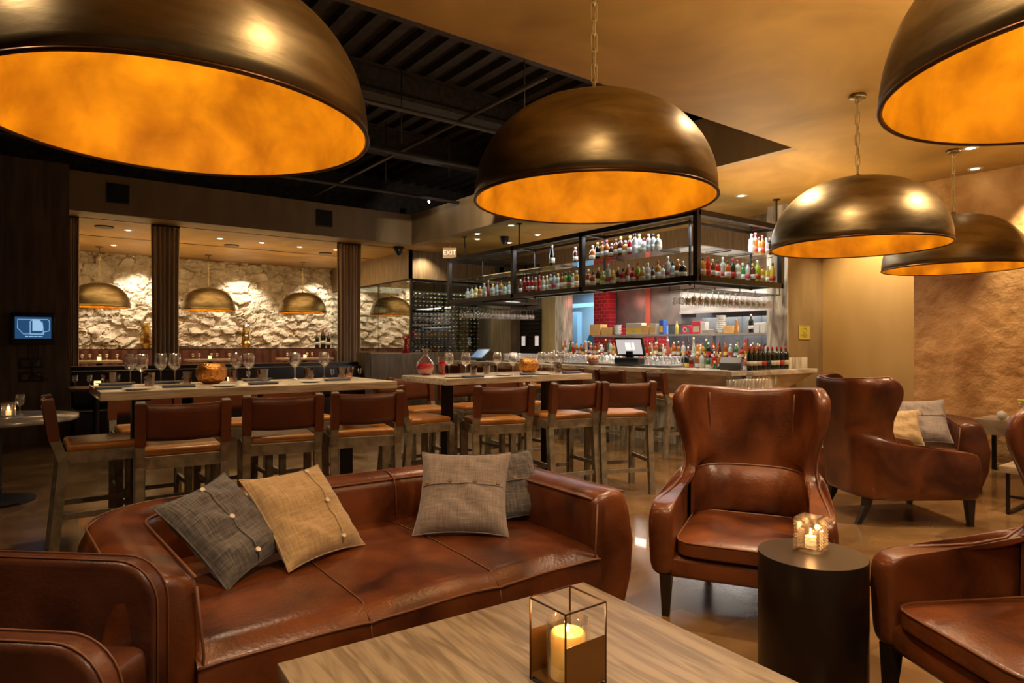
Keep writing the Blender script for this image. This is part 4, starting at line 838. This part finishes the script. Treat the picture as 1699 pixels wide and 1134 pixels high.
for i,(px,py) in enumerate(rt):
    p=atZ(px,py,ZT); WG.put((p.x,min(max(p.y,4.78),5.45),ZT),0,'large wine glass on the right table, '+('leftmost','second from the left end','third, before the wood pillar','just left of the copper bowl','just right of the copper bowl','second right of the copper bowl','nearest the right end')[i],'large wine glasses on the right table',scale=(.95,.95,.95))
for i,(px,py) in enumerate(((730,622),(785,624),(807,621),(925,620))):
    p=atZ(px,py,ZT); TU.put((p.x,min(max(p.y,4.76),5.45),ZT),0,'faceted smoked tumbler on the right table, '+('nearest its left corner','left of a pair','right of a pair','beside the glasses right of the copper bowl')[i],'tumblers on the right table')
for i,(px,py) in enumerate(((788,627),(879,622.5),(948,620))):
    p=atZ(px,py,ZT); NK.put((p.x,min(max(p.y,4.78),5.35),ZT),0,'folded blue napkin with cutlery, %s on the right table'%('leftmost','below the copper bowl','rightmost')[i],'napkins on the right table')
for i,(px,py) in enumerate(((752,627),(835,624),(905,622.5))):
    p=atZ(px,py,ZT); PL.put((p.x,max(p.y,4.8),ZT),0,'small white side plate, %s on the right table'%('leftmost','middle','rightmost')[i],'plates on the right table')
# red decanter
redg=mat('red_wine_liquid',(.45,.004,.015),.08,coat=.6); p=atZ(690,621,ZT); p.y=min(p.y,5.4)
o=thing('red_decanter','round glass decanter of red liquid at the far left corner of the right table','decanter',(p.x-.04,p.y,ZT)); MB().lathe([(.0005,.0),(.04,.0),(.07,.03),(.085,.08),(.06,.115),(.0005,.118)],24).build('liquid',redg,o); MB().lathe([(.045,0),(.074,.03),(.089,.08),(.08,.12),(.03,.17),(.02,.22),(.035,.25)],24).build('flask',glass,o)
o=thing('red_goblet','stemmed glass of red liquid beside the round decanter on the right table','glass',(p.x+.12,p.y-.05,ZT)); MB().lathe([(.0005,.0),(.03,.002),(.012,.01),(.012,.08),(.03,.09),(.045,.13),(.0005,.132)],16).build('liquid',redg,o); MB().lathe([(.046,.13),(.05,.17),(.049,.17)],16).build('bowl',glass,o)
p=atZ(690,610,1.06); o=thing('red_ribbon_vase','red flared ribbon-like vase standing behind the decanter','vase',(p.x,p.y,1.22)); o.location=(((q0+q1)/2)+.3,11.5,1.22); MB().lathe([(.0005,0),(.09,0),(.05,.1),(.03,.2),(.06,.27),(.05,.27)],16).build('body',redg,o); MB().tube([(.0,0,.27),(.07,0,.32),(.0,0,.33),(-.07,0,.30),(0,0,.27)],.02).build('bow',redg,o)
# small dark tables in front of the partition
for i,(pa_,pb_) in enumerate(((112,205),(330,420),(540,600))):
    yy=10.55; xa=atY(pa_,640,yy).x; xb=atY(pb_,640,yy).x; o=thing('booth_table','dark booth table before the black bench, '+('leftmost','behind the copper bowl','at the right end')[i],'table',((xa+xb)/2,yy,0)); hw=(xb-xa)/2
    MB().box(-hw,hw,-.32,.32,.77,.81,bev=.004).build('table_top',darkwood if i else bronze,o); MB().cyl(.04,.02,.77).cyl(.25,0,.02).build('pedestal',black,o)
    for k in range(4): SG.put((xa+(xb-xa)*(k+.5)/4,yy-.1,.811),0,ORD[k]+' small wine glass from the left on the booth table '+('leftmost','behind the copper bowl','at the right end')[i],'glasses on booth table %s'%('left','middle','right')[i])
    v_=MB().cyl(.04,0,.09,14).build('votive_candle',MATS['votive_glow']); v_.location=((xa+xb)/2,yy-.2,.811); tag(v_,'glowing crystal votive on the booth table '+('leftmost','behind the copper bowl','at the right end')[i],'candle')
# round cocktail table far left
p=atZ(15,692,.75); o=thing('round_table','round dark-edged stone cocktail table at the left edge','table',(p.x-.1,p.y,0)); r_=.62
MB().lathe([(.0005,.715),(r_,.715),(r_+.004,.72),(r_,.75),(.0005,.75)],48).build('table_top',mat('dark_stone',(.20,.16,.12),.2,c2=(.34,.28,.20),nscale=6),o); MB().cyl(.05,.02,.715).cyl(.3,0,.02).build('pedestal',black,o); rtx,rty=p.x-.1,p.y
pp=atZ(33,690,.75); WG.put((pp.x,pp.y,.75),0,'wine glass on the round table at the left edge','single glass left',scale=(.85,.85,.85))
crys=glassmat('crystal',(.98,.93,.88),.25,.85,.08)
def votive(loc,s,label,rz=0):
    o=thing('crystal_votive',label,'candle holder',loc,rz); m=MB(); n_=9; h_=s*1.32
    m.box(-s/2,s/2,-s/2,s/2,0,h_*.12)
    for f_ in range(4):
        R_=Matrix.Rotation(f_*PI/2,4,'Z')
        for c_ in range(5):
            for k_ in range(n_): 
                x=-s/2+s*(c_+.5)/5; z=h_*.12+(h_*.86)*(k_+.5)/n_; d=s*.1; hx=s/10; hz_=h_*.43/n_; 
                vs=[(x-hx,-s/2+d*.35,z-hz_),(x+hx,-s/2+d*.35,z-hz_),(x+hx,-s/2+d*.35,z+hz_),(x-hx,-s/2+d*.35,z+hz_),(x-hx*.3,-s/2-d*.3,z),(x+hx*.3,-s/2-d*.3,z)]
                m.add([R_@Vector(q) for q in vs],[(0,1,5,4),(1,2,5),(2,3,4,5),(3,0,4)],False)
    m.box(-s*.4,s*.4,-s*.4,-s*.36,h_*.1,h_).box(-s*.4,s*.4,s*.36,s*.4,h_*.1,h_).box(-s*.4,-s*.36,-s*.4,s*.4,h_*.1,h_).box(s*.36,s*.4,-s*.4,s*.4,h_*.1,h_)
    m.build('cut_glass',crys,o); MB().cyl(s*.2,h_*.14,h_*.4,16).build('candle',mat('votive_wax',(.95,.8,.55),.5,emit=(1,.62,.28),es=1.2) if 'votive_wax' not in MATS else MATS['votive_wax'],o)
    MB().lathe([(.0005,0),(.006,.008),(.0005,.03)],8,(0,0,h_*.42)).build('flame',bulbm,o)
    light('POINT','candle_light',(loc[0],loc[1],loc[2]+h_*.55),.8,(1,.6,.25),shadow_soft_size=.01); return o
pp=atZ(14,692,.75); votive((pp.x,pp.y,.75),.10,'cut crystal votive glowing on the round table at the left edge')
# ---------------------------------------------------------------- sweep helper for upholstery
def sweep(path,prof,endscale=True):
    """path: list of (x,y) ; prof: closed list of (offset to the left of travel, z)."""
    P=[Vector((a,b_,0)) for a,b_ in path]; N=len(P); m=MB(); rings=[]
    zc=sum(z for _,z in prof)/len(prof); oc=sum(o_ for o_,_ in prof)/len(prof)
    def ring(p,nrm,s_=1,sh=Vector((0,0,0))): return [p+sh+nrm*(oc+(o_-oc)*s_)+Vector((0,0,zc+(z-zc)*(1-(1-s_)*.4))) for o_,z in prof]
    for i in range(N):
        t=(P[min(i+1,N-1)]-P[max(i-1,0)]).normalized(); nrm=Vector((-t.y,t.x,0))
        if i==0:
            for s_,d in ((.55,.035),(.85,.022),(.97,.006)): rings.append(ring(P[i],nrm,s_,-t*d))
        rings.append(ring(P[i],nrm))
        if i==N-1:
            for s_,d in ((.97,.006),(.85,.022),(.55,.035)): rings.append(ring(P[i],nrm,s_,t*d))
    k_=len(prof); vs=[q for r in rings for q in r]; fs=[]
    for i in range(len(rings)-1):
        for j in range(k_): fs.append((i*k_+j,i*k_+(j+1)%k_,(i+1)*k_+(j+1)%k_,(i+1)*k_+j))
    fs.append(tuple(range(k_))[::-1]); fs.append(tuple((len(rings)-1)*k_+j for j in range(k_)))
    m.add(vs,fs,True); return m
def upath(fw,bw,y0,y1,r,n=8):
    """from front right, round the back, to front left (faces -Y)."""
    pts=[(fw+(bw-fw)*t_,y0+(y1-r-y0)*t_) for t_ in [i/6 for i in range(7)]]
    for i in range(1,n+1):
        a=PI/2*i/n; pts.append((bw-r+r*math.cos(a),y1-r+r*math.sin(a)))
    xs_=bw-r
    for i in range(1,9): pts.append((xs_-2*xs_*i/8,y1+.02*math.sin(PI*i/8)))
    L_=[(-x,y) for x,y in pts[:7+n]][::-1]
    return pts+L_[1:]
def sofa(name,label,cat,loc,rz,half,y1,nsec,T=.21,ht=.665,lm_=leather):
    o=thing(name,label,cat,loc,rz); fw=half; bw=half+.035; t2=T/2
    prof=[(-t2+.03,.05),(-t2-.03,.22),(-t2-.045,.40),(-t2-.01,.57),(-t2+.02,.635),(-t2+.05,.66),(-.0,ht+.005),(t2-.04,ht-.01),(t2-.01,ht-.035),(t2,.60),(t2+.01,.48),(t2+.0,.38),(t2,.1)]
    path=upath(fw,bw,.0,y1,.30)
    sweep(path,prof).build('arms_and_back',lm_,o)
    # top seams following the path
    def off(d,z):
        r=[]; P=[Vector((a,b_,0)) for a,b_ in path]
        for i in range(len(P)):
            t=(P[min(i+1,len(P)-1)]-P[max(i-1,0)]).normalized(); r.append(P[i]+Vector((-t.y,t.x,0))*d+Vector((0,0,z)))
        return r
    MB().tube(off(t2-.008,ht-.026),.0055,6).build('inner_piping',seam,o)
    MB().tube(off(-t2+.02,ht-.014),.005,6).build('outer_piping',seam,o)
    iw=fw-t2+.012; yb=y1-t2+.03
    n1=nsec*12
    def top(u,v):
        x=-iw+2*iw*u+ (0); xx=x*(1+.035*v); y=-.045+(yb+.045)*v; s_=abs(math.sin(u*nsec*PI)); dz=.010*s_**.5 - .05*max(0,(.07-v)/.07)**2
        return (xx,y,.405+dz+.012*math.sin(v*PI)+.005*noise.noise(Vector((x*4,y*4,0))))
    m=MB(); m.grid(top,n1,20)
    def front(u,v):
        x=-iw+2*iw*u; return (x,-.045-.018*math.sin(v*PI)-.006*abs(math.sin(u*nsec*PI)),.05+(.355+.010*abs(math.sin(u*nsec*PI))**.5-.05)*v)
    m.grid(front,n1,8,flip=False); m.grid(lambda u,v:(-iw if v<.5 else iw, -.045+(yb+.045)*u, .05+.36*(v if v<.5 else 1-v)*0+.0),2,1)
    m.box(-iw,iw,-.03,yb,.05,.36); m.build('seat',lm_,o)
    pts=[top(i/60,.0) for i in range(61)]; MB().tube([(q[0],q[1]-.004,q[2]+.002) for q in pts],.006,6).build('front_piping',seam,o)
    for k_ in range(1,nsec):
        u=k_/nsec; pts=[(top(u,j/14)[0],top(u,j/14)[1],top(u,j/14)[2]+.003) for j in range(15)]; MB().tube(pts,.004,6).build('seat_seam',seam,o)
        pts=[(front(u,j/6)[0],front(u,j/6)[1]-.002,front(u,j/6)[2]) for j in range(7)]; MB().tube(pts,.003,6).build('front_seam',seam,o)
        x=pts[0][0]*1.1; MB().tube([(x,y1-t2-.012,.44),(x,y1-t2-.014,.52),(x,y1-t2-.006,.60),(x,y1-t2+.012,.645),(x,y1-.04,.668),(x,y1+.03,.668)],.004,6).build('back_seam',seam,o)
    for s_ in (-1,1):
        MB().tube([(s_*(fw-t2+.005),-.034,.08),(s_*(fw-t2-.008),-.036,.4),(s_*(fw-t2+.012),-.03,.62)],.005,6).build('arm_piping',seam,o)
        for y in (.05,y1): MB().box(s_*fw*.9-.04,s_*fw*.9+.04,y-.04,y+.04,0,.052).build('foot',darkwood,o)
    return o
sofa('leather_sofa','long cognac leather tub-arm sofa with four cushions in the foreground','sofa',(1.335,2.31,0),0.0,1.0,1.12,3,T=.24)
# second sofa against the right, partly hidden
fu,fv=-.38,-.92; fx_,fy_=cw(fu,fv); rz2=math.atan2(fx_,-fy_)   # faces -Y local
ex_,ey_=cw(4.27,6.05); off_=Vector((.72,.0)); c2_=(ex_-.72*math.cos(rz2),ey_-.72*math.sin(rz2))
sofa('leather_sofa','brown leather sofa against the textured wall, mostly hidden by the turned wing chair','sofa',(c2_[0],c2_[1],0),rz2,.72,.86,2,lm_=leather2)
# ---------------------------------------------------------------- pillows
def pillow(C4,matl,label,btn=None,thick=.15,name='cushion'):
    BL,BR,TL,TR=[Vector((*cw(u,v),z)) for u,v,z in C4]; c=(BL+BR+TL+TR)/4; ex=((BR-BL)+(TR-TL)).normalized(); eu=((TL-BL)+(TR-BR)); en=ex.cross(eu).normalized(); eu=en.cross(ex)
    W=((BR-BL).length+(TR-TL).length)/4; Hh=((TL-BL).length+(TR-BR).length)/4
    o=thing(name,label,'cushion'); o.matrix_world=Matrix.Translation(c)@Matrix((ex,eu,en)).transposed().to_4x4()
    sd=random.random()*50
    def surf(sg):
        def f(u,v):
            a,b_=2*u-1,2*v-1; pin=1-.10*(1-abs(a)**2.2)*abs(b_)**3; pin2=1-.10*(1-abs(b_)**2.2)*abs(a)**3
            x=a*W*pin2*1.03; y=b_*Hh*pin*1.03; t_=max(0,(1-a**4)*(1-b_**4))**.62
            wr=.016*noise.noise(Vector((a*2.2+sd,b_*2.2,sg)))+.012*noise.noise(Vector((a*3.5+b_*5+sd,b_*2,sg)))
            return (x,y,sg*(thick/2*t_+wr*t_))
        return f
    m=MB(); m.grid(surf(1),28,28); m.grid(surf(-1),28,28,flip=True); q=m.build('cover',matl,o)
    e=[]; f_=surf(1)
    for i in range(28): e.append(f_(i/28,0))
    for i in range(28): e.append(f_(1,i/28))
    for i in range(28): e.append(f_(1-i/28,1))
    for i in range(28): e.append(f_(0,1-i/28))
    MB().tube(e,.004,5,closed=True).build('edge_seam',matl,o)
    if btn:
        kind,pos,n_,bm_=btn; m=MB()
        fl=[]
        for i in range(21):
            s_=.04+.92*i/20; p_=f_(s_,pos) if kind=='h' else f_(pos,s_); fl.append((p_[0],p_[1],p_[2]+.002))
        MB().tube(fl,.0045,5).build('placket',matl,o)
        for i in range(n_):
            s_=.1+.8*i/(n_-1) if n_>1 else .5; p_=f_(s_,pos) if kind=='h' else f_(pos,s_)
            MB().cyl(.011,p_[2]+.003,p_[2]+.011,14,(p_[0],p_[1]+(.014 if kind=='h' else 0),0)).build('button',bm_,o)
    return o
wb=mat('button_wood',(.20,.13,.07),.4); pb=mat('button_pearl',(.7,.62,.5),.3)
pillow(((-1.123,2.60,.44),(-.99,2.94,.49),(-1.47,2.64,.715),(-1.33,2.98,.806)),w_grey,'dark grey woven cushion with pearl buttons in the left corner of the sofa',('v',.48,3,pb))
pillow(((-.955,2.72,.44),(-.74,3.12,.44),(-1.20,2.95,.785),(-.965,3.32,.775)),w_beige,'golden beige slubbed cushion leaning on the grey one at the left of the sofa',('v',.68,3,pb))
pillow(((-.475,3.30,.44),(-.01,3.27,.43),(-.51,3.58,.79),(-.03,3.58,.80)),w_taupe,'taupe cushion with a row of four dark buttons on the sofa',('h',.53,4,wb))
pillow(((-.15,3.52,.45),(.17,3.60,.44),(-.13,3.74,.74),(.13,3.84,.79)),w_grey,'dark grey woven cushion tucked behind the taupe one',('h',.5,3,wb),.12)
pillow(((3.75,6.35,.45),(4.18,6.15,.45),(3.92,6.6,.80),(4.26,6.45,.86)),w_taupe,'taupe cushion with two dark buttons on the far right sofa',('h',.55,3,wb))
pillow(((3.50,6.20,.45),(3.90,6.05,.45),(3.60,6.45,.72),(3.86,6.30,.76)),w_beige,'golden cushion beside the taupe one on the far right sofa',None)
# ---------------------------------------------------------------- wing chairs
def wing_proto():
    o=thing('wing_chair','x','armchair')
    rows=[(.20,.20,.40,.365,.13),(.30,.30,.405,.37,.13),(.42,.40,.41,.375,.13),(.50,.50,.41,.375,.13),(.545,.57,.40,.37,.12),(.575,.62,.35,.373,.11),(.575,.66,.16,.365,.10),(.578,.70,-.02,.355,.09),(.60,.735,-.17,.338,.08),(.655,.77,-.26,.328,.075),(.73,.81,-.29,.328,.075),(.81,.86,-.27,.340,.075),(.89,.91,-.22,.358,.075),(.97,.975,-.19,.374,.075),(1.05,1.05,-.185,.382,.078),(1.105,1.105,-.21,.380,.075),(1.14,1.14,-.26,.365,.06),(1.15,1.15,-.31,.355,.04)]
    def plan(t_,yf,hw,z):
        s_=abs(t_); sg=1 if t_>=0 else -1; lean=-.10*max(0,(z-.35))
        yb=-.43+lean; r_=.22
        L1=hw-r_; L2=PI/2*r_; L3=max(.01,yf-(yb+r_)); L_=(L1+L2+L3)*s_
        if L_<L1: return sg*L_, yb
        if L_<L1+L2: a=(L_-L1)/r_; return sg*(L1+r_*math.sin(a)), yb+r_-r_*math.cos(a)
        d=L_-L1-L2; fl=.02*(d/max(L3,.01))**2*(1 if z>.75 else .3); return sg*(hw+fl), yb+r_+d
    N=40; m=MB(); O=[];I=[]
    for (ze,zb,yf,hw,th) in rows:
        ring=[]
        for i in range(N+1):
            t_=-1+2*i/N; wz=abs(t_)**2.2; z=zb+(ze-zb)*wz; x,y=plan(t_,yf,hw,z)
            if z>1.0: z-=.035*(1-abs(t_))*(z-1.0)/.155
            ring.append(Vector((x,y,z)))
        o_=[];n_=[]
        for i in range(N+1):
            a_=ring[max(i-1,0)]; c_=ring[min(i+1,N)]; tt=(c_-a_); tt.z=0; tt.normalize(); nr=Vector((tt.y,-tt.x,0)); tk=.075+(th-.075)*min(1,max(0,abs(-1+2*i/N)-.45)*3)
            if th<.07: tk=th
            o_.append(ring[i]+nr*tk/2); n_.append(ring[i]-nr*tk/2)
        O.append(o_); I.append(n_)
    nr_=len(rows); W=N+1; vs=[q for r in O for q in r]+[q for r in I for q in r]; K=nr_*W; fs=[]
    for j in range(nr_-1):
        for i in range(N):
            fs.append((j*W+i,j*W+i+1,(j+1)*W+i+1,(j+1)*W+i)); fs.append((K+j*W+i,K+(j+1)*W+i,K+(j+1)*W+i+1,K+j*W+i+1))
        fs.append((j*W,(j+1)*W,K+(j+1)*W,K+j*W)); fs.append((j*W+N,K+j*W+N,K+(j+1)*W+N,(j+1)*W+N))
    for i in range(N):
        fs.append((i,K+i,K+i+1,i+1)); t0_=(nr_-1)*W; fs.append((t0_+i,t0_+i+1,K+t0_+i+1,K+t0_+i))
    m.add(vs,fs,True); q=m.build('shell',leather,o); subsurf(q,2)
    ed=[O[j][N]*.60+O[j][N-1]*.22+I[j][N]*.18 for j in range(2,nr_)]+[O[-1][i]*.8+O[-2][i]*.2 for i in range(N-1,0,-1)]+[O[j][0]*.60+O[j][1]*.22+I[j][0]*.18 for j in range(2,nr_)][::-1]
    ed=[v*.998 if False else v for v in ed]
    sm=[ed[0]]+[(ed[i-1]+ed[i]*2+ed[i+1])/4 for i in range(1,len(ed)-1)]+[ed[-1]]
    MB().tube(sm,.006,6).build('outer_piping',seam,o)
    # lumbar pad
    def lum(u,v):
        t_=(-1+2*u); z=.40+.27*v; x,y=plan(t_*.74,-.0,.36,z); r_=.05+.05*math.sin(PI*min(1,v*.9+.1))**.8*(1-abs(t_)**4); L_=math.hypot(x,y+.05)+1e-6
        pl_=.004*math.sin(t_*22)*(1-v)
        return (x-x/L_*(r_+pl_),y-(y+.05)/L_*(r_+pl_) if y<-.05 else y,z-.035*abs(t_)**2)
    MB().grid(lum,40,8).build('lumbar_pad',leather,o)
    pts=[lum(i/30,1) for i in range(31)]; MB().tube([(a,b_,c_+.0) for a,b_,c_ in pts],.007,6).build('lumbar_piping',seam,o)
    for s_ in (-1,1):
        pp_=[]
        for j in range(10):
            z=.70+.42*j/9; x,y=plan(s_*.46,-.20,.365,z); pp_.append((x*.93,y+.040,z-.02*(z>1)))
        MB().tube(pp_,.004,6).build('back_seam',seam,o)
    # frame and cushion
    m=MB(); m.box(-.345,.345,-.40,.385,.20,.31,bev=.03); m.build('seat_frame',leather,o)
    m=MB(); bm=bmesh.new(); bmesh.ops.create_cube(bm,size=1)
    bmesh.ops.subdivide_edges(bm,edges=bm.edges[:],cuts=6,use_grid_fill=True)
    for v in bm.verts:
        a,b_,c_=v.co.x*2,v.co.y*2,v.co.z*2; w_=.312*(1-.05*max(0,-b_)); x=a*w_; y=.03+b_*.375; puff=(1-a**4)*(1-b_**4)
        z=.357+c_*(.038+.022*puff**.6); rr=(abs(a)**6+abs(b_)**6); 
        if rr>1: x*=rr**(-1/14); y=.03+(y-.03)*rr**(-1/14)
        v.co=(x,y,z)
    m.bm(bm); q=m.build('seat_cushion',leather,o); subsurf(q,1)
    e=[]
    for i in range(64):
        a=2*PI*i/64; ca,sa=math.cos(a),math.sin(a); k_=(abs(ca)**8+abs(sa)**8)**(-1/8)
        e.append((ca*k_*.315*.985,.03+sa*k_*.379*.985,.392))
    MB().tube(e,.005,6,closed=True).build('cushion_piping',seam,o)
    for (x,y,dx,dy) in ((.355,.36,.0,.01),(-.355,.36,0,.01),(.24,-.37,.01,-.09),(-.24,-.37,-.01,-.09)):
        m=MB(); 
        n_=4; vs_=[]
        for k_,(f_,hw_) in enumerate(((0,.030),(.35,.026),(.7,.021),(1,.018))):
            z=.215*(1-f_); ox=dx*f_; oy=dy*f_**1.6
            vs_+=[(x+ox-hw_,y+oy-hw_,z),(x+ox+hw_,y+oy-hw_,z),(x+ox+hw_,y+oy+hw_,z),(x+ox-hw_,y+oy+hw_,z)]
        fs_=[]
        for k_ in range(3):
            for j_ in range(4): fs_.append((k_*4+j_,(k_+1)*4+j_,(k_+1)*4+(j_+1)%4,k_*4+(j_+1)%4))
        fs_.append((0,1,2,3)); fs_.append((15,14,13,12)); m.add(vs_,fs_,False); m.build('leg',darkwood,o)
    return o
WC=Proto(wing_proto())
for (u,v),(a,b_),lab in (((1.27,3.55),(-.41,-.91),'leather wing chair facing the camera behind the dark drum table'),((3.13,5.33),(1,.05),'leather wing chair turned away to the right, seen from behind'),((1.897,2.26),(-.99,-.12),'leather wing chair at the right edge, cut off by the frame')):
    x,y=cw(u,v); fx_,fy_=cw(a,b_); WC.put((x,y,0),math.atan2(-fx_,fy_),lab,'leather wing chairs')
# ---------------------------------------------------------------- club chair (left foreground)
cx_,cy_=cw(-1.44,1.775)
cl=thing('club_chair','square-armed brown leather club chair in the bottom left corner','armchair',(cx_,cy_,0),0); fx_,fy_=cw(.995,-.10); cl.rotation_euler=(0,0,math.atan2(-fx_,fy_))
def slab(x0,x1,y0,y1,z0,z1,r):     # upright panel, rounded front-top corner in YZ
    m=MB(); pr=[(y0,z0),(y1,z0)]; 
    for i in range(9): a=PI/2*i/8; pr.append((y1-r+r*math.cos(a),z1-r+r*math.sin(a)))
    pr.append((y0,z1)); n_=len(pr); bm=bmesh.new(); A=[bm.verts.new((x0,y,z)) for y,z in pr]; B=[bm.verts.new((x1,y,z)) for y,z in pr]
    bm.faces.new(A[::-1]); bm.faces.new(B); 
    for i in range(n_): bm.faces.new((A[i],A[(i+1)%n_],B[(i+1)%n_],B[i]))
    bmesh.ops.recalc_face_normals(bm,faces=bm.faces[:]); ee=[e_ for e_ in bm.edges if abs(e_.verts[0].co.x-e_.verts[1].co.x)<1e-6]
    bmesh.ops.bevel(bm,geom=ee,offset=.022,segments=3,profile=.6,affect='EDGES'); m.bm(bm); return m
for s_ in (-1,1):
    xa,xb=(.225,.30) if s_>0 else (-.30,-.225)
    q=slab(xa,xb,-.40,.34+(.24 if s_>0 else 0),.06,.735,.13).build('arm',leather_club,cl); ya=.24 if s_>0 else 0
    for xo in (xa+.012,xb-.012):
        pts=[(xo,-.38,.737),(xo,.2,.737)]+[(xo,ya+.34-.13+.132*math.cos(a_),.735-.13+.132*math.sin(a_)) for a_ in [PI/2-PI/2*i/8 for i in range(9)]]+[(xo,ya+.342,.1)]
        MB().tube(pts,.003,5).build('arm_stitching',seam,cl)
MB().box(-.225,.225,-.42,-.28,.06,.735,bev=.03).build('backrest',leather_club,cl); MB().box(-.22,.22,-.30,.33,.06,.34,bev=.02).build('seat_frame',leather_club,cl); MB().box(-.22,.22,-.28,.335,.345,.50,bev=.04).build('seat_cushion',leather_club,cl)
for s_ in (-1,1):
    MB().tube([(s_*.224,-.20,.50),(s_*.224,-.25,.70)],.004,5).build('side_seam',seam,cl)
    for y in (-.3,.25): MB().box(s_*.24-.03,s_*.24+.03,y-.03,y+.03,0,.06).build('foot',darkwood,cl)
# ---------------------------------------------------------------- coffee table
ZTC=.40; A_=atZ(968,966,ZTC); B_=atZ(460,1101,ZTC); ang=math.atan2(A_.y-B_.y,A_.x-B_.x); Lt=(A_-B_).length
ct=thing('coffee_table','large low oak coffee table in the foreground with a candle lantern','coffee table',(A_.x,A_.y,0),ang)
MB().box(-Lt,0,-1.25,0,ZTC-.05,ZTC,bev=.003).build('table_top',oak,ct); MB().box(-Lt+.06,-.06,-1.19,-.06,.02,ZTC-.05).build('body',mat('oak_body',(.30,.20,.11),.5,c2=(.36,.25,.14),nscale=5,nstretch=(1,1,6)),ct); MB().box(-Lt+.12,-.12,-1.13,-.12,0,.02).build('plinth',darkwood,ct)
# lantern
lx,ly=cw(.165,1.925); ln=thing('candle_lantern','open bronze wire cube lantern with brass panels holding a yellow pillar candle','lantern',(lx,ly,ZTC)); s_=.0785; hL=.243
m=MB()
for a in (-1,1):
    for b_ in (-1,1): m.beam((a*s_,b_*s_,0),(a*s_,b_*s_,hL),.0042)
for z in (.002,hL):
    for a in (-1,1): m.beam((-s_,a*s_,z),(s_,a*s_,z),.0042); m.beam((a*s_,-s_,z),(a*s_,s_,z),.0042)
m.build('wire_frame',bronze,ln)
MB().box(-s_,s_,-s_-.001,-s_+.001,.018,.148).build('brass_panel',bronzep,ln); MB().box(-s_,s_,s_-.001,s_+.001,.018,.148).build('brass_panel',bronzep,ln); MB().box(-s_,s_,-s_,s_,.014,.018).build('tray',bronzep,ln)
MB().lathe([(.064,.019),(.064,.185),(.062,.185),(.062,.020)],40).build('glass_cylinder',glass,ln)
wax=mat('candle_wax',(.95,.66,.16),.45,sss=.3,emit=(1,.48,.06),es=.10)
MB().lathe([(.0005,.019),(.051,.019),(.0515,.022),(.0515,.145),(.048,.150),(.040,.149),(.030,.140),(.0005,.138)],40).build('candle',wax,ln)
MB().cyl(.0015,.136,.15,6).build('wick',black,ln); MB().lathe([(.0005,.146),(.0045,.152),(.0035,.160),(.0005,.172)],10).build('flame',mat('flame_glow',(1,.9,.6),emit=(1,.8,.45),es=25),ln)
light('POINT','candle_flame',(lx,ly,ZTC+.175),.6,(1,.6,.24),shadow_soft_size=.012)
# drum table
dx_,dy_=cw((1347-CX)/FPX*2.65,2.65); dt=thing('drum_table','dark bronze cylindrical drum side table with a crystal votive','side table',(dx_,dy_,0)); R_=.207; hd=.547
MB().lathe([(.0005,0),(R_-.004,0),(R_,.004),(R_,hd-.003),(R_-.002,hd)],72).build('drum',drum,dt); MB().lathe([(R_-.002,hd),(R_-.01,hd-.0005),(.0005,hd-.0005)],72).build('top_plate',mat('drum_top',(.075,.055,.038),.30,metal=.6,c2=(.11,.08,.055),nscale=4),dt)
p=atZ(1345,912,hd); votive((p.x,p.y,hd),.105,'square cut crystal votive glowing on the dark drum table',rz=.15)
# right side tables
tx,ty=cw(4.35,5.30); o=thing('low_table','low oak table with black sled frame behind the turned wing chair','coffee table',(tx,ty,0)); MB().box(-.25,.6,-.45,.25,.345,.40,bev=.003).build('table_top',oak,o)
for s_ in (-.41,.2):
    m=MB(); m.beam((-.2,s_,.012),(.55,s_,.012),.025).beam((-.2,s_,.012),(-.2,s_,.345),.025).beam((.55,s_,.012),(.55,s_,.345),.025); m.build('sled_leg',black,o)
MB().beam((-.2,-.41,.15),(-.2,.2,.15),.02).build('cross_bar',black,o)
tx,ty=cw(5.30,6.95); o=thing('block_side_table','thick oak block side table by the textured wall','side table',(tx,ty,0)); MB().box(-.25,.3,-.35,.25,.44,.60,bev=.004).build('table_top',oak,o)
for a,b_ in ((-.2,-.3),(.25,-.3),(-.2,.2),(.25,.2)): MB().box(a-.02,a+.02,b_-.02,b_+.02,0,.44).build('leg',black,o)
q=MB().lathe([(.0005,-.05),(.035,-.036),(.05,0),(.035,.036),(.0005,.05)],20).build('white_ball',white); p=atZ(1637,692,.65); q.location=(tx-.2,ty-.0,.65); tag(q,'white ball ornament on the oak block table','ornament')
g=thing('glass_carafe','tall clear glass with yellow-green rim on the oak block table','carafe',(tx+.02,ty-.12,.60)); MB().lathe([(.0005,.0),(.04,.0),(.055,.05),(.035,.14),(.045,.2),(.044,.2),(.03,.14)],20).build('body',glass,g); MB().lathe([(.03,.15),(.048,.2),(.05,.215),(.03,.215)],20).build('rim',mat('rim_yellow',(.6,.5,.05),.3),g)
